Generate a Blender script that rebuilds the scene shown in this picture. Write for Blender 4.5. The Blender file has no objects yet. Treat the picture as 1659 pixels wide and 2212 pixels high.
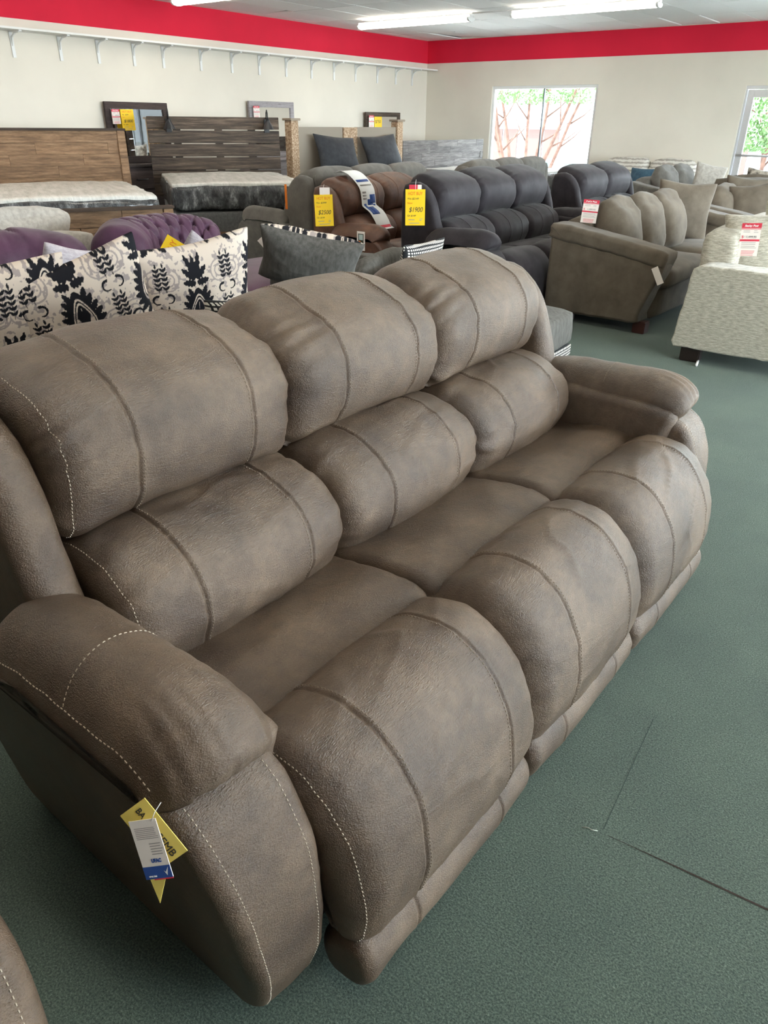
import bpy, bmesh, math, random
import numpy as np
from mathutils import Vector, Matrix, noise
random.seed(7); RNG = np.random.default_rng(11)
SC = bpy.context.scene
COL = SC.collection
# ------------------------------------------------------------------ camera
FPX = 1579.26; IMW, IMH = 1659, 2212; CAMH = 1.45
PITCH, ROLL, YAW = math.radians(28.110), math.radians(0.5574), math.radians(36.741)
def cam_axes():
    fwd = Vector((-math.sin(YAW)*math.cos(PITCH), math.cos(YAW)*math.cos(PITCH), -math.sin(PITCH)))
    right = Vector((math.cos(YAW), math.sin(YAW), 0)); up = right.cross(fwd)
    c, s = math.cos(ROLL), math.sin(ROLL)
    return c*right+s*up, -s*right+c*up, fwd
CR, CU, CF = cam_axes()
cd = bpy.data.cameras.new('camera'); cam = bpy.data.objects.new('camera', cd); COL.objects.link(cam)
cd.sensor_fit = 'VERTICAL'; cd.sensor_height = 36.0; cd.lens = FPX/IMH*36.0; cd.clip_start = 0.02; cd.clip_end = 300
M = Matrix((CR, CU, -CF)).transposed().to_4x4(); M.translation = (0, 0, CAMH); cam.matrix_world = M
SC.camera = cam
def pz(x, y, z):
    """photo pixel -> point at known height z"""
    d = CF + CR*((x-IMW/2)/FPX) - CU*((y-IMH/2)/FPX)
    return Vector((0, 0, CAMH)) + d*((z-CAMH)/d.z)
def pplane(x, y, n, c):
    d = CF + CR*((x-IMW/2)/FPX) - CU*((y-IMH/2)/FPX); n = Vector(n); o = Vector((0, 0, CAMH))
    return o + d*((c-n.dot(o))/n.dot(d))
# ------------------------------------------------------------------ world, sun, exposure
SC.view_settings.view_transform = 'Standard'; SC.view_settings.look = 'None'
SC.view_settings.gamma = 1.0; SC.view_settings.exposure = 0.42; SC.view_settings.use_curve_mapping = False
SKY_STRENGTH = 22.0; TUBE_STRENGTH = 10.5
w = bpy.data.worlds.new('sky'); SC.world = w; w.use_nodes = True
wb = w.node_tree.nodes['Background']; wb.inputs[0].default_value = (0.82, 0.91, 1.0, 1); wb.inputs[1].default_value = SKY_STRENGTH
sd = bpy.data.lights.new('sun', 'SUN'); sd.energy = 10.0; sd.angle = math.radians(1.5); sd.color = (1, .95, .86)
sun = bpy.data.objects.new('sun', sd); COL.objects.link(sun); sun.location = (0, -5, 30)
sun.rotation_euler = Vector((0.25, 0.62, -0.74)).to_track_quat('-Z', 'Y').to_euler()
# room dimensions
XL, XR, YB, YF, ZC = -9.76, 4.8, -5.5, 14.4, 2.876
WINS = [(-8.22, -6.05, .60, 2.07)]            # far wall window (x0,x1,z0,z1)
DOORX0, DOORX1, DOORZ = -3.54, 4.5, 2.01     # glazed shop front with door on the far wall
RWIN = (1.2, 13.4, 0.35, 2.6)                # shop windows on the right wall (y0,y1,z0,z1)
def portal(name, loc, rot, sx, sy):
    l = bpy.data.lights.new(name, 'AREA'); l.shape = 'RECTANGLE'; l.size = sx; l.size_y = sy; l.cycles.is_portal = True
    o = bpy.data.objects.new(name, l); COL.objects.link(o); o.location = loc; o.rotation_euler = rot
portal('window_portal', (-7.135, YF+.26, 1.33), (math.radians(-90), 0, 0), 2.3, 1.6)
portal('shopfront_portal', ((DOORX0+DOORX1)/2, YF+.26, 1.05), (math.radians(-90), 0, 0), DOORX1-DOORX0+.1, 2.1)
portal('side_window_portal', (XR+.26, (RWIN[0]+RWIN[1])/2, 1.475), (0, math.radians(90), 0), 2.4, RWIN[1]-RWIN[0]+.1)
# ------------------------------------------------------------------ material helpers
MATS = {}
def nmat(name):
    m = bpy.data.materials.new(name); m.use_nodes = True; nt = m.node_tree
    return m, nt, nt.nodes, nt.links, nt.nodes['Principled BSDF']
def plain(name, col, rough=.6, metal=0, spec=.5, emit=None, es=0, sheen=0):
    if name in MATS: return MATS[name]
    m, nt, N, L, b = nmat(name)
    b.inputs['Base Color'].default_value = (*col, 1); b.inputs['Roughness'].default_value = rough
    b.inputs['Metallic'].default_value = metal; b.inputs['Specular IOR Level'].default_value = spec
    if emit: b.inputs['Emission Color'].default_value = (*emit, 1); b.inputs['Emission Strength'].default_value = es
    if sheen: b.inputs['Sheen Weight'].default_value = sheen; b.inputs['Sheen Roughness'].default_value = .4
    MATS[name] = m; return m
def tex(N, L, scale, detail=4, rough=.55, vec=None, kind='ShaderNodeTexNoise', stretch=None):
    t = N.new(kind); t.inputs['Scale'].default_value = scale
    if kind == 'ShaderNodeTexNoise': t.inputs['Detail'].default_value = detail; t.inputs['Roughness'].default_value = rough
    if vec is None:
        c = N.new('ShaderNodeTexCoord'); vec = c.outputs['Object']
    if stretch:
        mp = N.new('ShaderNodeMapping'); mp.inputs['Scale'].default_value = stretch
        L.new(vec, mp.inputs['Vector']); vec = mp.outputs['Vector']
    L.new(vec, t.inputs['Vector']); return t
def ramp(N, L, fac, stops):
    r = N.new('ShaderNodeValToRGB'); e = r.color_ramp.elements
    while len(e) > 1: e.remove(e[-1])
    e[0].position = stops[0][0]; e[0].color = (*stops[0][1], 1)
    for p, c in stops[1:]:
        x = e.new(p); x.color = (*c, 1)
    L.new(fac, r.inputs['Fac']); return r
def mixc(N, L, fac, a, b, mode='MIX'):
    m = N.new('ShaderNodeMix'); m.data_type = 'RGBA'; m.blend_type = mode
    for s, v in ((0, fac), (6, a), (7, b)):
        if hasattr(v, 'links'): L.new(v, m.inputs[s])
        elif isinstance(v, (int, float)): m.inputs[s].default_value = v
        else: m.inputs[s].default_value = (*v, 1)
    return m.outputs[2]
def bump(N, L, h, strength, dist, normal=None):
    b = N.new('ShaderNodeBump'); b.inputs['Strength'].default_value = strength; b.inputs['Distance'].default_value = dist
    L.new(h, b.inputs['Height'])
    if normal is not None: L.new(normal, b.inputs['Normal'])
    return b.outputs['Normal']
def leather(name, dark, mid, light, rough=.42, grain=1.0, spec=.5):
    m, nt, N, L, b = nmat(name)
    t1 = tex(N, L, 5.5, 5, .6); t2 = tex(N, L, 38, 5, .65); t3 = tex(N, L, 420, 3, .6)
    r1 = ramp(N, L, t1.outputs['Fac'], [(.3, dark), (.5, mid), (.72, light)])
    r2 = ramp(N, L, t2.outputs['Fac'], [(.32, (.78, .77, .76)), (.68, (1.18, 1.17, 1.15))])
    c = mixc(N, L, .8, r1.outputs['Color'], r2.outputs['Color'], 'MULTIPLY')
    r3 = ramp(N, L, t3.outputs['Fac'], [(.35, (.86, .86, .86)), (.65, (1.08, 1.08, 1.08))])
    c = mixc(N, L, .6, c, r3.outputs['Color'], 'MULTIPLY')
    L.new(c, b.inputs['Base Color'])
    rr = N.new('ShaderNodeMapRange'); rr.inputs[1].default_value = .3; rr.inputs[2].default_value = .7
    rr.inputs[3].default_value = rough-.04; rr.inputs[4].default_value = rough+.08
    L.new(t1.outputs['Fac'], rr.inputs[0]); L.new(rr.outputs[0], b.inputs['Roughness'])
    b.inputs['Specular IOR Level'].default_value = spec
    # grain: fine pebbles plus fine creases running along the cushion
    v = tex(N, L, 330, kind='ShaderNodeTexVoronoi', stretch=(1.5, .8, 1.5))
    cz = tex(N, L, 105, 6, .7, stretch=(1.8, .5, 1.8))
    n1 = bump(N, L, v.outputs['Distance'], .55*grain, .0018)
    n2 = bump(N, L, cz.outputs['Fac'], .6*grain, .0055, n1)
    L.new(n2, b.inputs['Normal']); MATS[name] = m; return m
def fabric(name, c0, c1, scale=60, rough=.9, stretch=None, sheen=.25, bstr=.25, weave=420):
    m, nt, N, L, b = nmat(name)
    t = tex(N, L, scale, 5, .6, stretch=stretch); r = ramp(N, L, t.outputs['Fac'], [(.34, c0), (.66, c1)])
    t2 = tex(N, L, weave, 2, .5); r2 = ramp(N, L, t2.outputs['Fac'], [(.3, (.75,)*3), (.7, (1.12,)*3)])
    L.new(mixc(N, L, .7, r.outputs['Color'], r2.outputs['Color'], 'MULTIPLY'), b.inputs['Base Color'])
    b.inputs['Roughness'].default_value = rough; b.inputs['Specular IOR Level'].default_value = .25
    b.inputs['Sheen Weight'].default_value = sheen; b.inputs['Sheen Roughness'].default_value = .45
    L.new(bump(N, L, t2.outputs['Fac'], bstr, .002), b.inputs['Normal']); MATS[name] = m; return m
def wood(name, c0, c1, c2, along=(1, 14, 14), scale=3.0, rough=.75):
    m, nt, N, L, b = nmat(name)
    oi = N.new('ShaderNodeObjectInfo'); co = N.new('ShaderNodeTexCoord')
    va = N.new('ShaderNodeVectorMath'); va.operation = 'ADD'; L.new(co.outputs['Object'], va.inputs[0])
    sc = N.new('ShaderNodeVectorMath'); sc.operation = 'SCALE'; sc.inputs[0].default_value = (37, 19, 53); L.new(oi.outputs['Random'], sc.inputs['Scale'])
    L.new(sc.outputs[0], va.inputs[1])
    t = tex(N, L, scale, 8, .65, vec=va.outputs[0], stretch=along)
    r = ramp(N, L, t.outputs['Fac'], [(.3, c0), (.5, c1), (.7, c2)])
    t2 = tex(N, L, scale*6, 4, .6, vec=va.outputs[0], stretch=along); r2 = ramp(N, L, t2.outputs['Fac'], [(.35, (.7,)*3), (.6, (1.08,)*3)])
    c = mixc(N, L, .7, r.outputs['Color'], r2.outputs['Color'], 'MULTIPLY')
    vr = N.new('ShaderNodeMapRange'); vr.inputs[3].default_value = .78; vr.inputs[4].default_value = 1.2; L.new(oi.outputs['Random'], vr.inputs[0])
    c = mixc(N, L, 1.0, c, vr.outputs[0], 'MULTIPLY')
    L.new(c, b.inputs['Base Color']); b.inputs['Roughness'].default_value = rough
    L.new(bump(N, L, t2.outputs['Fac'], .2, .003), b.inputs['Normal']); MATS[name] = m; return m
def wallpaint(name, col, var=.04):
    m, nt, N, L, b = nmat(name)
    t = tex(N, L, 1.1, 4, .5); lo = tuple(c*(1-var) for c in col); hi = tuple(min(1, c*(1+var)) for c in col)
    r = ramp(N, L, t.outputs['Fac'], [(.35, lo), (.65, hi)]); L.new(r.outputs['Color'], b.inputs['Base Color'])
    b.inputs['Roughness'].default_value = .75; b.inputs['Specular IOR Level'].default_value = .25
    t2 = tex(N, L, 160, 3, .5); L.new(bump(N, L, t2.outputs['Fac'], .12, .003), b.inputs['Normal']); MATS[name] = m; return m
# ------------------------------------------------------------------ object helpers
def link(o, parent=None):
    COL.objects.link(o)
    if parent is not None: o.parent = parent
    return o
def tag(o, label, cat, group=None):
    o['label'] = label; o['category'] = cat
    if group: o['group'] = group
    return o
def thing(name, label, cat, loc=(0, 0, 0), rz=0, group=None):
    o = bpy.data.objects.new(name, None); link(o); o.location = loc; o.rotation_euler = (0, 0, rz); o.empty_display_size = .1
    return tag(o, label, cat, group)
def meshobj(name, verts, faces, mat, parent=None, smooth=True, kind=None, label=None):
    me = bpy.data.meshes.new(name); me.from_pydata([tuple(map(float, v)) for v in verts], [], faces); me.update()
    if smooth: me.polygons.foreach_set('use_smooth', [True]*len(me.polygons))
    for mm in (mat if isinstance(mat, (list, tuple)) else [mat]): me.materials.append(mm)
    o = bpy.data.objects.new(name, me); link(o, parent)
    if kind: o['kind'] = kind
    if label: o['label'] = label
    return o
def box_vf(x0, x1, y0, y1, z0, z1):
    v = [(x0,y0,z0),(x1,y0,z0),(x1,y1,z0),(x0,y1,z0),(x0,y0,z1),(x1,y0,z1),(x1,y1,z1),(x0,y1,z1)]
    f = [(0,3,2,1),(4,5,6,7),(0,1,5,4),(1,2,6,5),(2,3,7,6),(3,0,4,7)]
    return v, f
class MB:
    def __init__(s): s.v = []; s.f = []
    def add(s, v, f):
        n = len(s.v); s.v += [tuple(p) for p in v]; s.f += [tuple(i+n for i in q) for q in f]; return s
    def box(s, *a): return s.add(*box_vf(*a))
    def tube(s, pts, rad, n=8, cap=True):
        pts = [Vector(p) for p in pts]; m = len(pts); rr = rad if isinstance(rad, (list, tuple)) else [rad]*m
        base = len(s.v); up = Vector((0, 0, 1)); prev = None
        for i, p in enumerate(pts):
            t = (pts[min(i+1, m-1)]-pts[max(i-1, 0)]).normalized()
            if prev is None:
                a = t.cross(up) if abs(t.dot(up)) < .95 else t.cross(Vector((1, 0, 0)))
            else: a = prev - t*prev.dot(t)
            a.normalize(); prev = a; b = t.cross(a)
            for k in range(n):
                an = 2*math.pi*k/n; s.v.append(tuple(p+(a*math.cos(an)+b*math.sin(an))*rr[i]))
        for i in range(m-1):
            for k in range(n):
                k2 = (k+1) % n; s.f.append((base+i*n+k, base+i*n+k2, base+(i+1)*n+k2, base+(i+1)*n+k))
        if cap:
            s.f.append(tuple(base+k for k in range(n))[::-1]); s.f.append(tuple(base+(m-1)*n+k for k in range(n)))
        return s
    def build(s, name, mat, parent=None, smooth=False, kind=None, bevel=0, label=None):
        o = meshobj(name, s.v, s.f, mat, parent, smooth, kind, label)
        if bevel: bevel_mesh(o, bevel)
        return o
def bevel_mesh(o, w, seg=2):
    bm = bmesh.new(); bm.from_mesh(o.data)
    bmesh.ops.bevel(bm, geom=bm.edges[:], offset=w, segments=seg, affect='EDGES', clamp_overlap=True)
    bm.to_mesh(o.data); bm.free(); o.data.update()
    o.data.polygons.foreach_set('use_smooth', [True]*len(o.data.polygons))
    try: o.data.set_sharp_from_angle(angle=math.radians(40))
    except Exception: pass
def boxo(name, dims, mat, parent=None, bevel=0, kind=None):
    return MB().box(*dims).build(name, mat, parent, False, kind, bevel)
def structure(o): o['kind'] = 'structure'; return o
# ---- value noise in numpy
_LAT = RNG.random((64, 64, 8))
def vnoise(x, y, ch=0):
    x = np.asarray(x, float); y = np.asarray(y, float); xi = np.floor(x).astype(int); yi = np.floor(y).astype(int)
    fx = x-xi; fy = y-yi; fx = fx*fx*(3-2*fx); fy = fy*fy*(3-2*fy); l = _LAT[:, :, ch % 8]
    a = l[xi % 64, yi % 64]; b = l[(xi+1) % 64, yi % 64]; c = l[xi % 64, (yi+1) % 64]; d = l[(xi+1) % 64, (yi+1) % 64]
    return (a*(1-fx)+b*fx)*(1-fy)+(c*(1-fx)+d*fx)*fy-.5
def fnoise(x, y, ch=0, oct=3):
    s = 0; a = 1
    for k in range(oct): s = s+a*vnoise(np.asarray(x)*2**k+k*7.3, np.asarray(y)*2**k+k*3.1, ch+k); a *= .5
    return s
def catmull(P, n, closed=True):
    P = np.array(P, float); m = len(P); seg = m if closed else m-1; out = []
    for i in range(seg):
        p0, p1, p2, p3 = [P[(i+k) % m] if closed else P[min(max(i+k, 0), m-1)] for k in (-1, 0, 1, 2)]
        for t in np.linspace(0, 1, 16, endpoint=False):
            out.append(.5*((2*p1)+(-p0+p2)*t+(2*p0-5*p1+4*p2-p3)*t*t+(-p0+3*p1-3*p2+p3)*t**3))
    if not closed: out.append(P[-1])
    out = np.array(out); q = np.vstack([out, out[:1]]) if closed else out
    d = np.r_[0, np.cumsum(np.linalg.norm(np.diff(q, axis=0), axis=1))]
    s = np.linspace(0, d[-1], n+1)[:-1] if closed else np.linspace(0, d[-1], n)
    return np.stack([np.interp(s, d, q[:, k]) for k in range(P.shape[1])], 1)
def pnormals(P):
    t = np.roll(P, -1, 0)-np.roll(P, 1, 0); n = np.stack([t[:, 1], -t[:, 0]], 1); n /= np.linalg.norm(n, axis=1)[:, None]+1e-9
    # make outward
    A = .5*np.sum(P[:, 0]*np.roll(P[:, 1], -1)-np.roll(P[:, 0], -1)*P[:, 1])
    return n if A > 0 else -n
def pillow_sweep(name, prof, y0, y1, mat, parent, r=.05, crown=.0, seams=(), sdepth=.0055, ssig=.004, nu=72, ny=60, warp=None,
                 wr=.003, pucker=.004, seed=0, stitch=None, label=None, endpow=2.0, extra=None, stitch_u=None):
    """closed (x,z) profile swept along y with rounded ends, seam grooves, wrinkles; optional stitches"""
    P = catmull(prof, nu); Nn = pnormals(P)
    hw = (y1-y0)/2; yc = (y0+y1)/2
    ys = list(np.linspace(y0, y1, ny))
    ys += list(y0+r*(1-np.cos(np.linspace(0, math.pi/2, 10)))) + list(y1-r*(1-np.cos(np.linspace(0, math.pi/2, 10))))
    for s in seams: ys += list(s+np.linspace(-3*ssig, 3*ssig, 11))
    ys = np.unique(np.round(np.array(ys), 5)); ys = ys[(ys >= y0) & (ys <= y1)]
    e = np.clip((np.abs(ys-yc)-(hw-r))/r, 0, 1); inset = r*(1-np.power(np.maximum(0, 1-e**endpow), 1/endpow))
    t = (ys-yc)/hw; off = -inset + crown*(1-t*t)
    for s in seams: off = off - sdepth*np.exp(-((ys-s)/ssig)**2) + .35*sdepth*np.exp(-((ys-s)/(ssig*3.5))**2)
    arc = np.r_[0, np.cumsum(np.linalg.norm(np.diff(P, axis=0), axis=1))]
    U, Y = np.meshgrid(arc, ys); D = off[:, None]+np.zeros_like(U)
    D = D + wr*2*fnoise(U*7+seed*5.7, Y*5+seed*3.3, seed)
    edge = np.minimum(Y-y0, y1-Y)
    D = D + pucker*2*fnoise(U*34+seed*9.1, Y*7+seed, seed+2, 2)*np.exp(-edge/.045)
    for s in seams: D = D + pucker*.7*fnoise(U*40+s*31, Y*9, seed+4, 2)*np.exp(-np.abs(Y-s)/.025)
    if extra is not None: D = D + extra(U/arc[-1], t[:, None]+0*U, Y)
    X = P[None, :, 0]+Nn[None, :, 0]*D; Z = P[None, :, 1]+Nn[None, :, 1]*D
    if warp is not None: X, Y, Z = warp(X, Y, Z, t[:, None]+0*X)
    V = np.stack([X, Y, Z], -1); ny2, nu2 = U.shape
    faces = []
    for j in range(ny2-1):
        a = j*nu2; b = a+nu2
        for i in range(nu2):
            i2 = (i+1) % nu2; faces.append((a+i, a+i2, b+i2, b+i))
    faces.append(tuple(range(nu2))[::-1]); faces.append(tuple((ny2-1)*nu2+i for i in range(nu2)))
    # orientation
    o = meshobj(name, V.reshape(-1, 3), faces, mat, parent, True, None, label)
    bm = bmesh.new(); bm.from_mesh(o.data); bmesh.ops.recalc_face_normals(bm, faces=bm.faces[:]); bm.to_mesh(o.data); bm.free()
    if stitch:
        for s, so in stitch:
            j = int(np.argmin(np.abs(ys-(s+so)))); row = V[j]; nrm = Nn
            i0, i1 = stitch_u if stitch_u else (0, nu2)
            idx = [i % nu2 for i in range(i0, i1)]
            pts = row[idx]; nn = np.stack([nrm[idx, 0], 0*nrm[idx, 0], nrm[idx, 1]], 1)
            stitch_line(pts, nn, parent=o, mat='thread_light' if abs(so) > .015 else 'thread')
    return o
STITCHMAT = None
def stitch_line(pts, nn, parent, length=.0058, gap=.0034, w=.0008, h=.0010, name='stitching', mat='thread'):
    pts = np.asarray(pts, float); nn = np.asarray(nn, float)
    d = np.r_[0, np.cumsum(np.linalg.norm(np.diff(pts, axis=0), axis=1))]
    s = np.arange(.004, d[-1]-length, length+gap); mb = MB()
    def at(x): return np.stack([np.interp(x, d, pts[:, k]) for k in range(3)], -1)
    def an(x):
        n = np.stack([np.interp(x, d, nn[:, k]) for k in range(3)], -1); return n/np.linalg.norm(n, axis=-1, keepdims=True)
    A = at(s); B = at(s+length); Nm = an(s+length/2)
    for a, b, n in zip(A, B, Nm):
        t = b-a; sd_ = np.cross(t, n); q = np.linalg.norm(sd_)
        if q < 1e-9: continue
        sd_ = sd_/q*w; hi = n*h; lo = n*-.0006; m_ = (a+b)/2+n*h*1.2
        v = [a-sd_+lo, a+sd_+lo, b+sd_+lo, b-sd_+lo, m_-t*.3-sd_*.8, m_-t*.3+sd_*.8, m_+t*.3+sd_*.8, m_+t*.3-sd_*.8]
        mb.add(v, [(4,5,6,7),(0,1,5,4),(1,2,6,5),(2,3,7,6),(3,0,4,7)])
    if mb.v: mb.build(name, MATS[mat], parent, False, 'stuff')
def rbox(name, dims, mat, parent=None, r=.05, puff=(0, 0, 0), n=10, wr=0, seed=0, xf=None, label=None, kind=None):
    """rounded, puffed box; dims x0,x1,y0,y1,z0,z1; puff per axis; xf(V)->V final warp"""
    x0, x1, y0, y1, z0, z1 = dims; c = np.array([(x0+x1)/2, (y0+y1)/2, (z0+z1)/2]); h = np.array([x1-x0, y1-y0, z1-z0])/2
    r = min(r, .98*h.min()); verts = []; faces = []; idx = {}
    g = np.tan(np.linspace(-1, 1, n+1)*math.pi/4)
    # denser towards edges
    g = np.sign(g)*np.abs(g)**.8
    def vid(p):
        k = tuple(np.round(p, 6))
        if k not in idx: idx[k] = len(verts); verts.append(p)
        return idx[k]
    for ax in range(3):
        a1, a2 = (ax+1) % 3, (ax+2) % 3
        for sg in (-1, 1):
            for i in range(n):
                for j in range(n):
                    q = []
                    for (di, dj) in ((0, 0), (1, 0), (1, 1), (0, 1)):
                        p = np.zeros(3); p[ax] = sg; p[a1] = g[i+di]; p[a2] = g[j+dj]; q.append(vid(p))
                    faces.append(tuple(q if sg > 0 else q[::-1]))
    V = np.array(verts); Q = V*h; inner = np.clip(Q, -(h-r), h-r); d = Q-inner
    # direction towards surface
    dn = np.linalg.norm(d, axis=1, keepdims=True); S = inner+d/np.maximum(dn, 1e-9)*r
    for ax in range(3):
        a1, a2 = (ax+1) % 3, (ax+2) % 3
        S[:, ax] += np.sign(V[:, ax])*np.abs(V[:, ax])**3*puff[ax]*(1-V[:, a1]**2)*(1-V[:, a2]**2)
    if wr:
        S += (np.sign(V)*wr)*fnoise(S[:, 0]*6+seed*3.1+S[:, 1]*2.2, S[:, 2]*6+S[:, 1]*5.1+seed, seed)[:, None]*2
    S = S+c
    if xf is not None: S = xf(S)
    return meshobj(name, S, faces, mat, parent, True, kind, label)
def prism(name, prof, y0, y1, mat, parent=None, r=.03, nu=56, wr=0, seed=0, taper=None, label=None):
    return pillow_sweep(name, prof, y0, y1, mat, parent, r=r, nu=nu, ny=14, wr=wr, pucker=wr, seed=seed, warp=taper, label=label)
def throw(name, label, cat, size, thick, mat, loc, rot, group=None, n=26, back=None, pts=.10, seed=0, matfn=None):
    """knife-edge throw pillow: local x width, z height, y thickness (front = -y); origin at the bottom centre"""
    w, h = size; g = np.linspace(-1, 1, n+1); A, B = np.meshgrid(g, g)
    k = 1-pts*(1-np.abs(A)**2.2)*0 ; 
    sx = 1-.10*(1-np.abs(B)**1.6)*0-.085*np.cos(B*math.pi/2)**1.5; sz = 1-.085*np.cos(A*math.pi/2)**1.5
    X = A*w/2*sx; Z = B*h/2*sz+h/2
    T = thick/2*np.power(np.maximum(0, (1-A**2)*(1-B**2)), .42)*(1+.10*fnoise(A*2.2+seed, B*2.2+seed*2, seed))
    T = np.maximum(T, .004)
    vf = np.stack([X, -T, Z], -1).reshape(-1, 3); vb = np.stack([X, T, Z], -1).reshape(-1, 3); m = n+1; F = []
    for j in range(n):
        for i in range(n): a = j*m+i; F.append((a, a+1, a+m+1, a+m))
    nf = len(F)
    for j in range(n):
        for i in range(n): a = m*m+j*m+i; F.append((a, a+m, a+m+1, a+1))
    bd = [i for i in range(m)]+[j*m+m-1 for j in range(1, m)]+[(m-1)*m+i for i in range(m-2, -1, -1)]+[j*m for j in range(m-2, 0, -1)]
    for q in range(len(bd)):
        a, b = bd[q], bd[(q+1) % len(bd)]; F.append((b, a, a+m*m, b+m*m))
    mats = [mat] if back is None else [mat, back]
    o = meshobj(name, np.vstack([vf, vb]), F, mats, None, True)
    if back is not None:
        for p in o.data.polygons[nf:]: p.material_index = 1
    o.location = loc; o.rotation_euler = rot
    if label: tag(o, label, cat, group)
    return o
def text_mesh(s, size, mat, parent, loc, rot=(0, 0, 0), align='LEFT', shear=0, name='lettering', width=None, ext=.0003, bold=0):
    c = bpy.data.curves.new('t', 'FONT'); c.body = s; c.size = size; c.align_x = align; c.shear = shear; c.extrude = ext; c.offset = bold
    to = bpy.data.objects.new('t', c); COL.objects.link(to)
    dg = bpy.context.evaluated_depsgraph_get(); dg.update()
    me = bpy.data.meshes.new_from_object(to.evaluated_get(dg)); bpy.data.objects.remove(to); bpy.data.curves.remove(c)
    me.name = name; me.materials.clear(); me.materials.append(mat)
    o = bpy.data.objects.new(name, me); link(o, parent); o.location = loc; o.rotation_euler = rot
    if width and len(me.vertices):
        xs = [v.co.x for v in me.vertices]; q = max(xs)-min(xs)
        if q > 1e-6: o.scale = (width/q, 1, 1)
    return o
# ------------------------------------------------------------------ materials
plain('thread', (.20, .15, .105), .7); plain('thread_light', (.46, .38, .29), .7)
LEA = leather('taupe_leather', (.064, .038, .023), (.110, .070, .043), (.174, .117, .075), rough=.34, spec=.65)
MWALL = wallpaint('beige_wall', (.72, .665, .575)); MRED = wallpaint('red_paint', (.66, .014, .045), .05)
MWHITE = plain('white_paint', (.78, .77, .74), .5); MTRIM = plain('white_metal', (.75, .75, .74), .4)
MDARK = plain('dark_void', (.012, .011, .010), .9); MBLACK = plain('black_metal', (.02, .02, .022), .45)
MALU = plain('aluminium', (.60, .61, .63), .35, .6)
def tilemat():
    m, nt, N, L, b = nmat('ceiling_tile'); oi = N.new('ShaderNodeObjectInfo')
    t = tex(N, L, 90, 4, .6); r = ramp(N, L, t.outputs['Fac'], [(.35, (.74, .74, .74)), (.6, (.86, .855, .85))])
    vr = N.new('ShaderNodeMapRange'); vr.inputs[3].default_value = .90; vr.inputs[4].default_value = 1.05; L.new(oi.outputs['Random'], vr.inputs[0])
    L.new(mixc(N, L, 1.0, r.outputs['Color'], vr.outputs[0], 'MULTIPLY'), b.inputs['Base Color']); b.inputs['Roughness'].default_value = .9
    L.new(bump(N, L, t.outputs['Fac'], .4, .004), b.inputs['Normal']); return m
MTILE = tilemat()
def carpetmat():
    m, nt, N, L, b = nmat('green_carpet')
    v = tex(N, L, 300, kind='ShaderNodeTexVoronoi'); t = tex(N, L, 240, 4, .75); big = tex(N, L, 2.2, 4, .6)
    r = ramp(N, L, t.outputs['Fac'], [(.28, (.022, .038, .029)), (.46, (.080, .120, .094)), (.60, (.170, .222, .178)), (.74, (.30, .35, .285))])
    rb = ramp(N, L, big.outputs['Fac'], [(.35, (.86, .87, .88)), (.65, (1.08, 1.07, 1.04))])
    c = mixc(N, L, 1.0, r.outputs['Color'], rb.outputs['Color'], 'MULTIPLY')
    rv = ramp(N, L, v.outputs['Distance'], [(.0, (1.15,)*3), (.6, (.72,)*3)]); c = mixc(N, L, .7, c, rv.outputs['Color'], 'MULTIPLY')
    L.new(c, b.inputs['Base Color']); b.inputs['Roughness'].default_value = .95; b.inputs['Specular IOR Level'].default_value = .15
    b.inputs['Sheen Weight'].default_value = .15; b.inputs['Sheen Roughness'].default_value = .5
    L.new(bump(N, L, t.outputs['Fac'], .9, .006), b.inputs['Normal']); return m
MCARP = carpetmat()
def glassmat():
    m = bpy.data.materials.new('window_glass'); m.use_nodes = True; nt = m.node_tree; N = nt.nodes; L = nt.links; N.remove(N['Principled BSDF'])
    t = N.new('ShaderNodeBsdfTransparent'); t.inputs[0].default_value = (.96, .98, .97, 1); g = N.new('ShaderNodeBsdfGlossy'); g.inputs['Roughness'].default_value = .01
    f = N.new('ShaderNodeFresnel'); f.inputs[0].default_value = 1.35; mx = N.new('ShaderNodeMixShader')
    L.new(f.outputs[0], mx.inputs[0]); L.new(t.outputs[0], mx.inputs[1]); L.new(g.outputs[0], mx.inputs[2]); L.new(mx.outputs[0], N['Material Output'].inputs[0]); return m
MGLASS = glassmat()
# ------------------------------------------------------------------ room shell
fl = structure(boxo('floor', (XL-.2, XR+.2, YB-.2, YF+.2, -.12, 0), MCARP))
# carpet seams: a dark open joint and a faint tight one
seam = MB(); a = Vector((-.262, 1.226, .0008)); e = Vector((2.6, 1.50, .0008)); n = 60
L_ = []; R_ = []
for i in range(n+1):
    t = i/n; p = a.lerp(e, t); wv = .0024*min(1, t*14)+.0012*noise.noise(Vector((t*60, 0, 0))); off = .004*noise.noise(Vector((t*14, 3, 0)))
    L_.append((p.x, p.y+off-max(.0006, wv), .0010)); R_.append((p.x, p.y+off+max(.0006, wv), .0010))
seam.add(L_+R_, [(i, i+1, n+1+i+1, n+1+i) for i in range(n)]).build('carpet_joint', plain('joint_brown', (.035, .022, .016), .95), fl)
s2 = MB(); s2.add([(-.277, 1.235, .0009), (-.2755, 1.235, .0009), (-.305, 1.66, .0009), (-.3065, 1.66, .0009)], [(0, 1, 2, 3)]).build('carpet_joint', plain('joint_green', (.03, .05, .045), .95), fl)
lint = MB()
lint.tube([(-.285, 1.222, .003), (-.297, 1.214, .005), (-.305, 1.217, .003), (-.318, 1.210, .003)], .0012, 5)
lo = lint.build('lint_thread', plain('lint', (.42, .45, .38), .9), None, True); tag(lo, 'loose pale thread frayed from the green carpet joint', 'thread')
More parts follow.
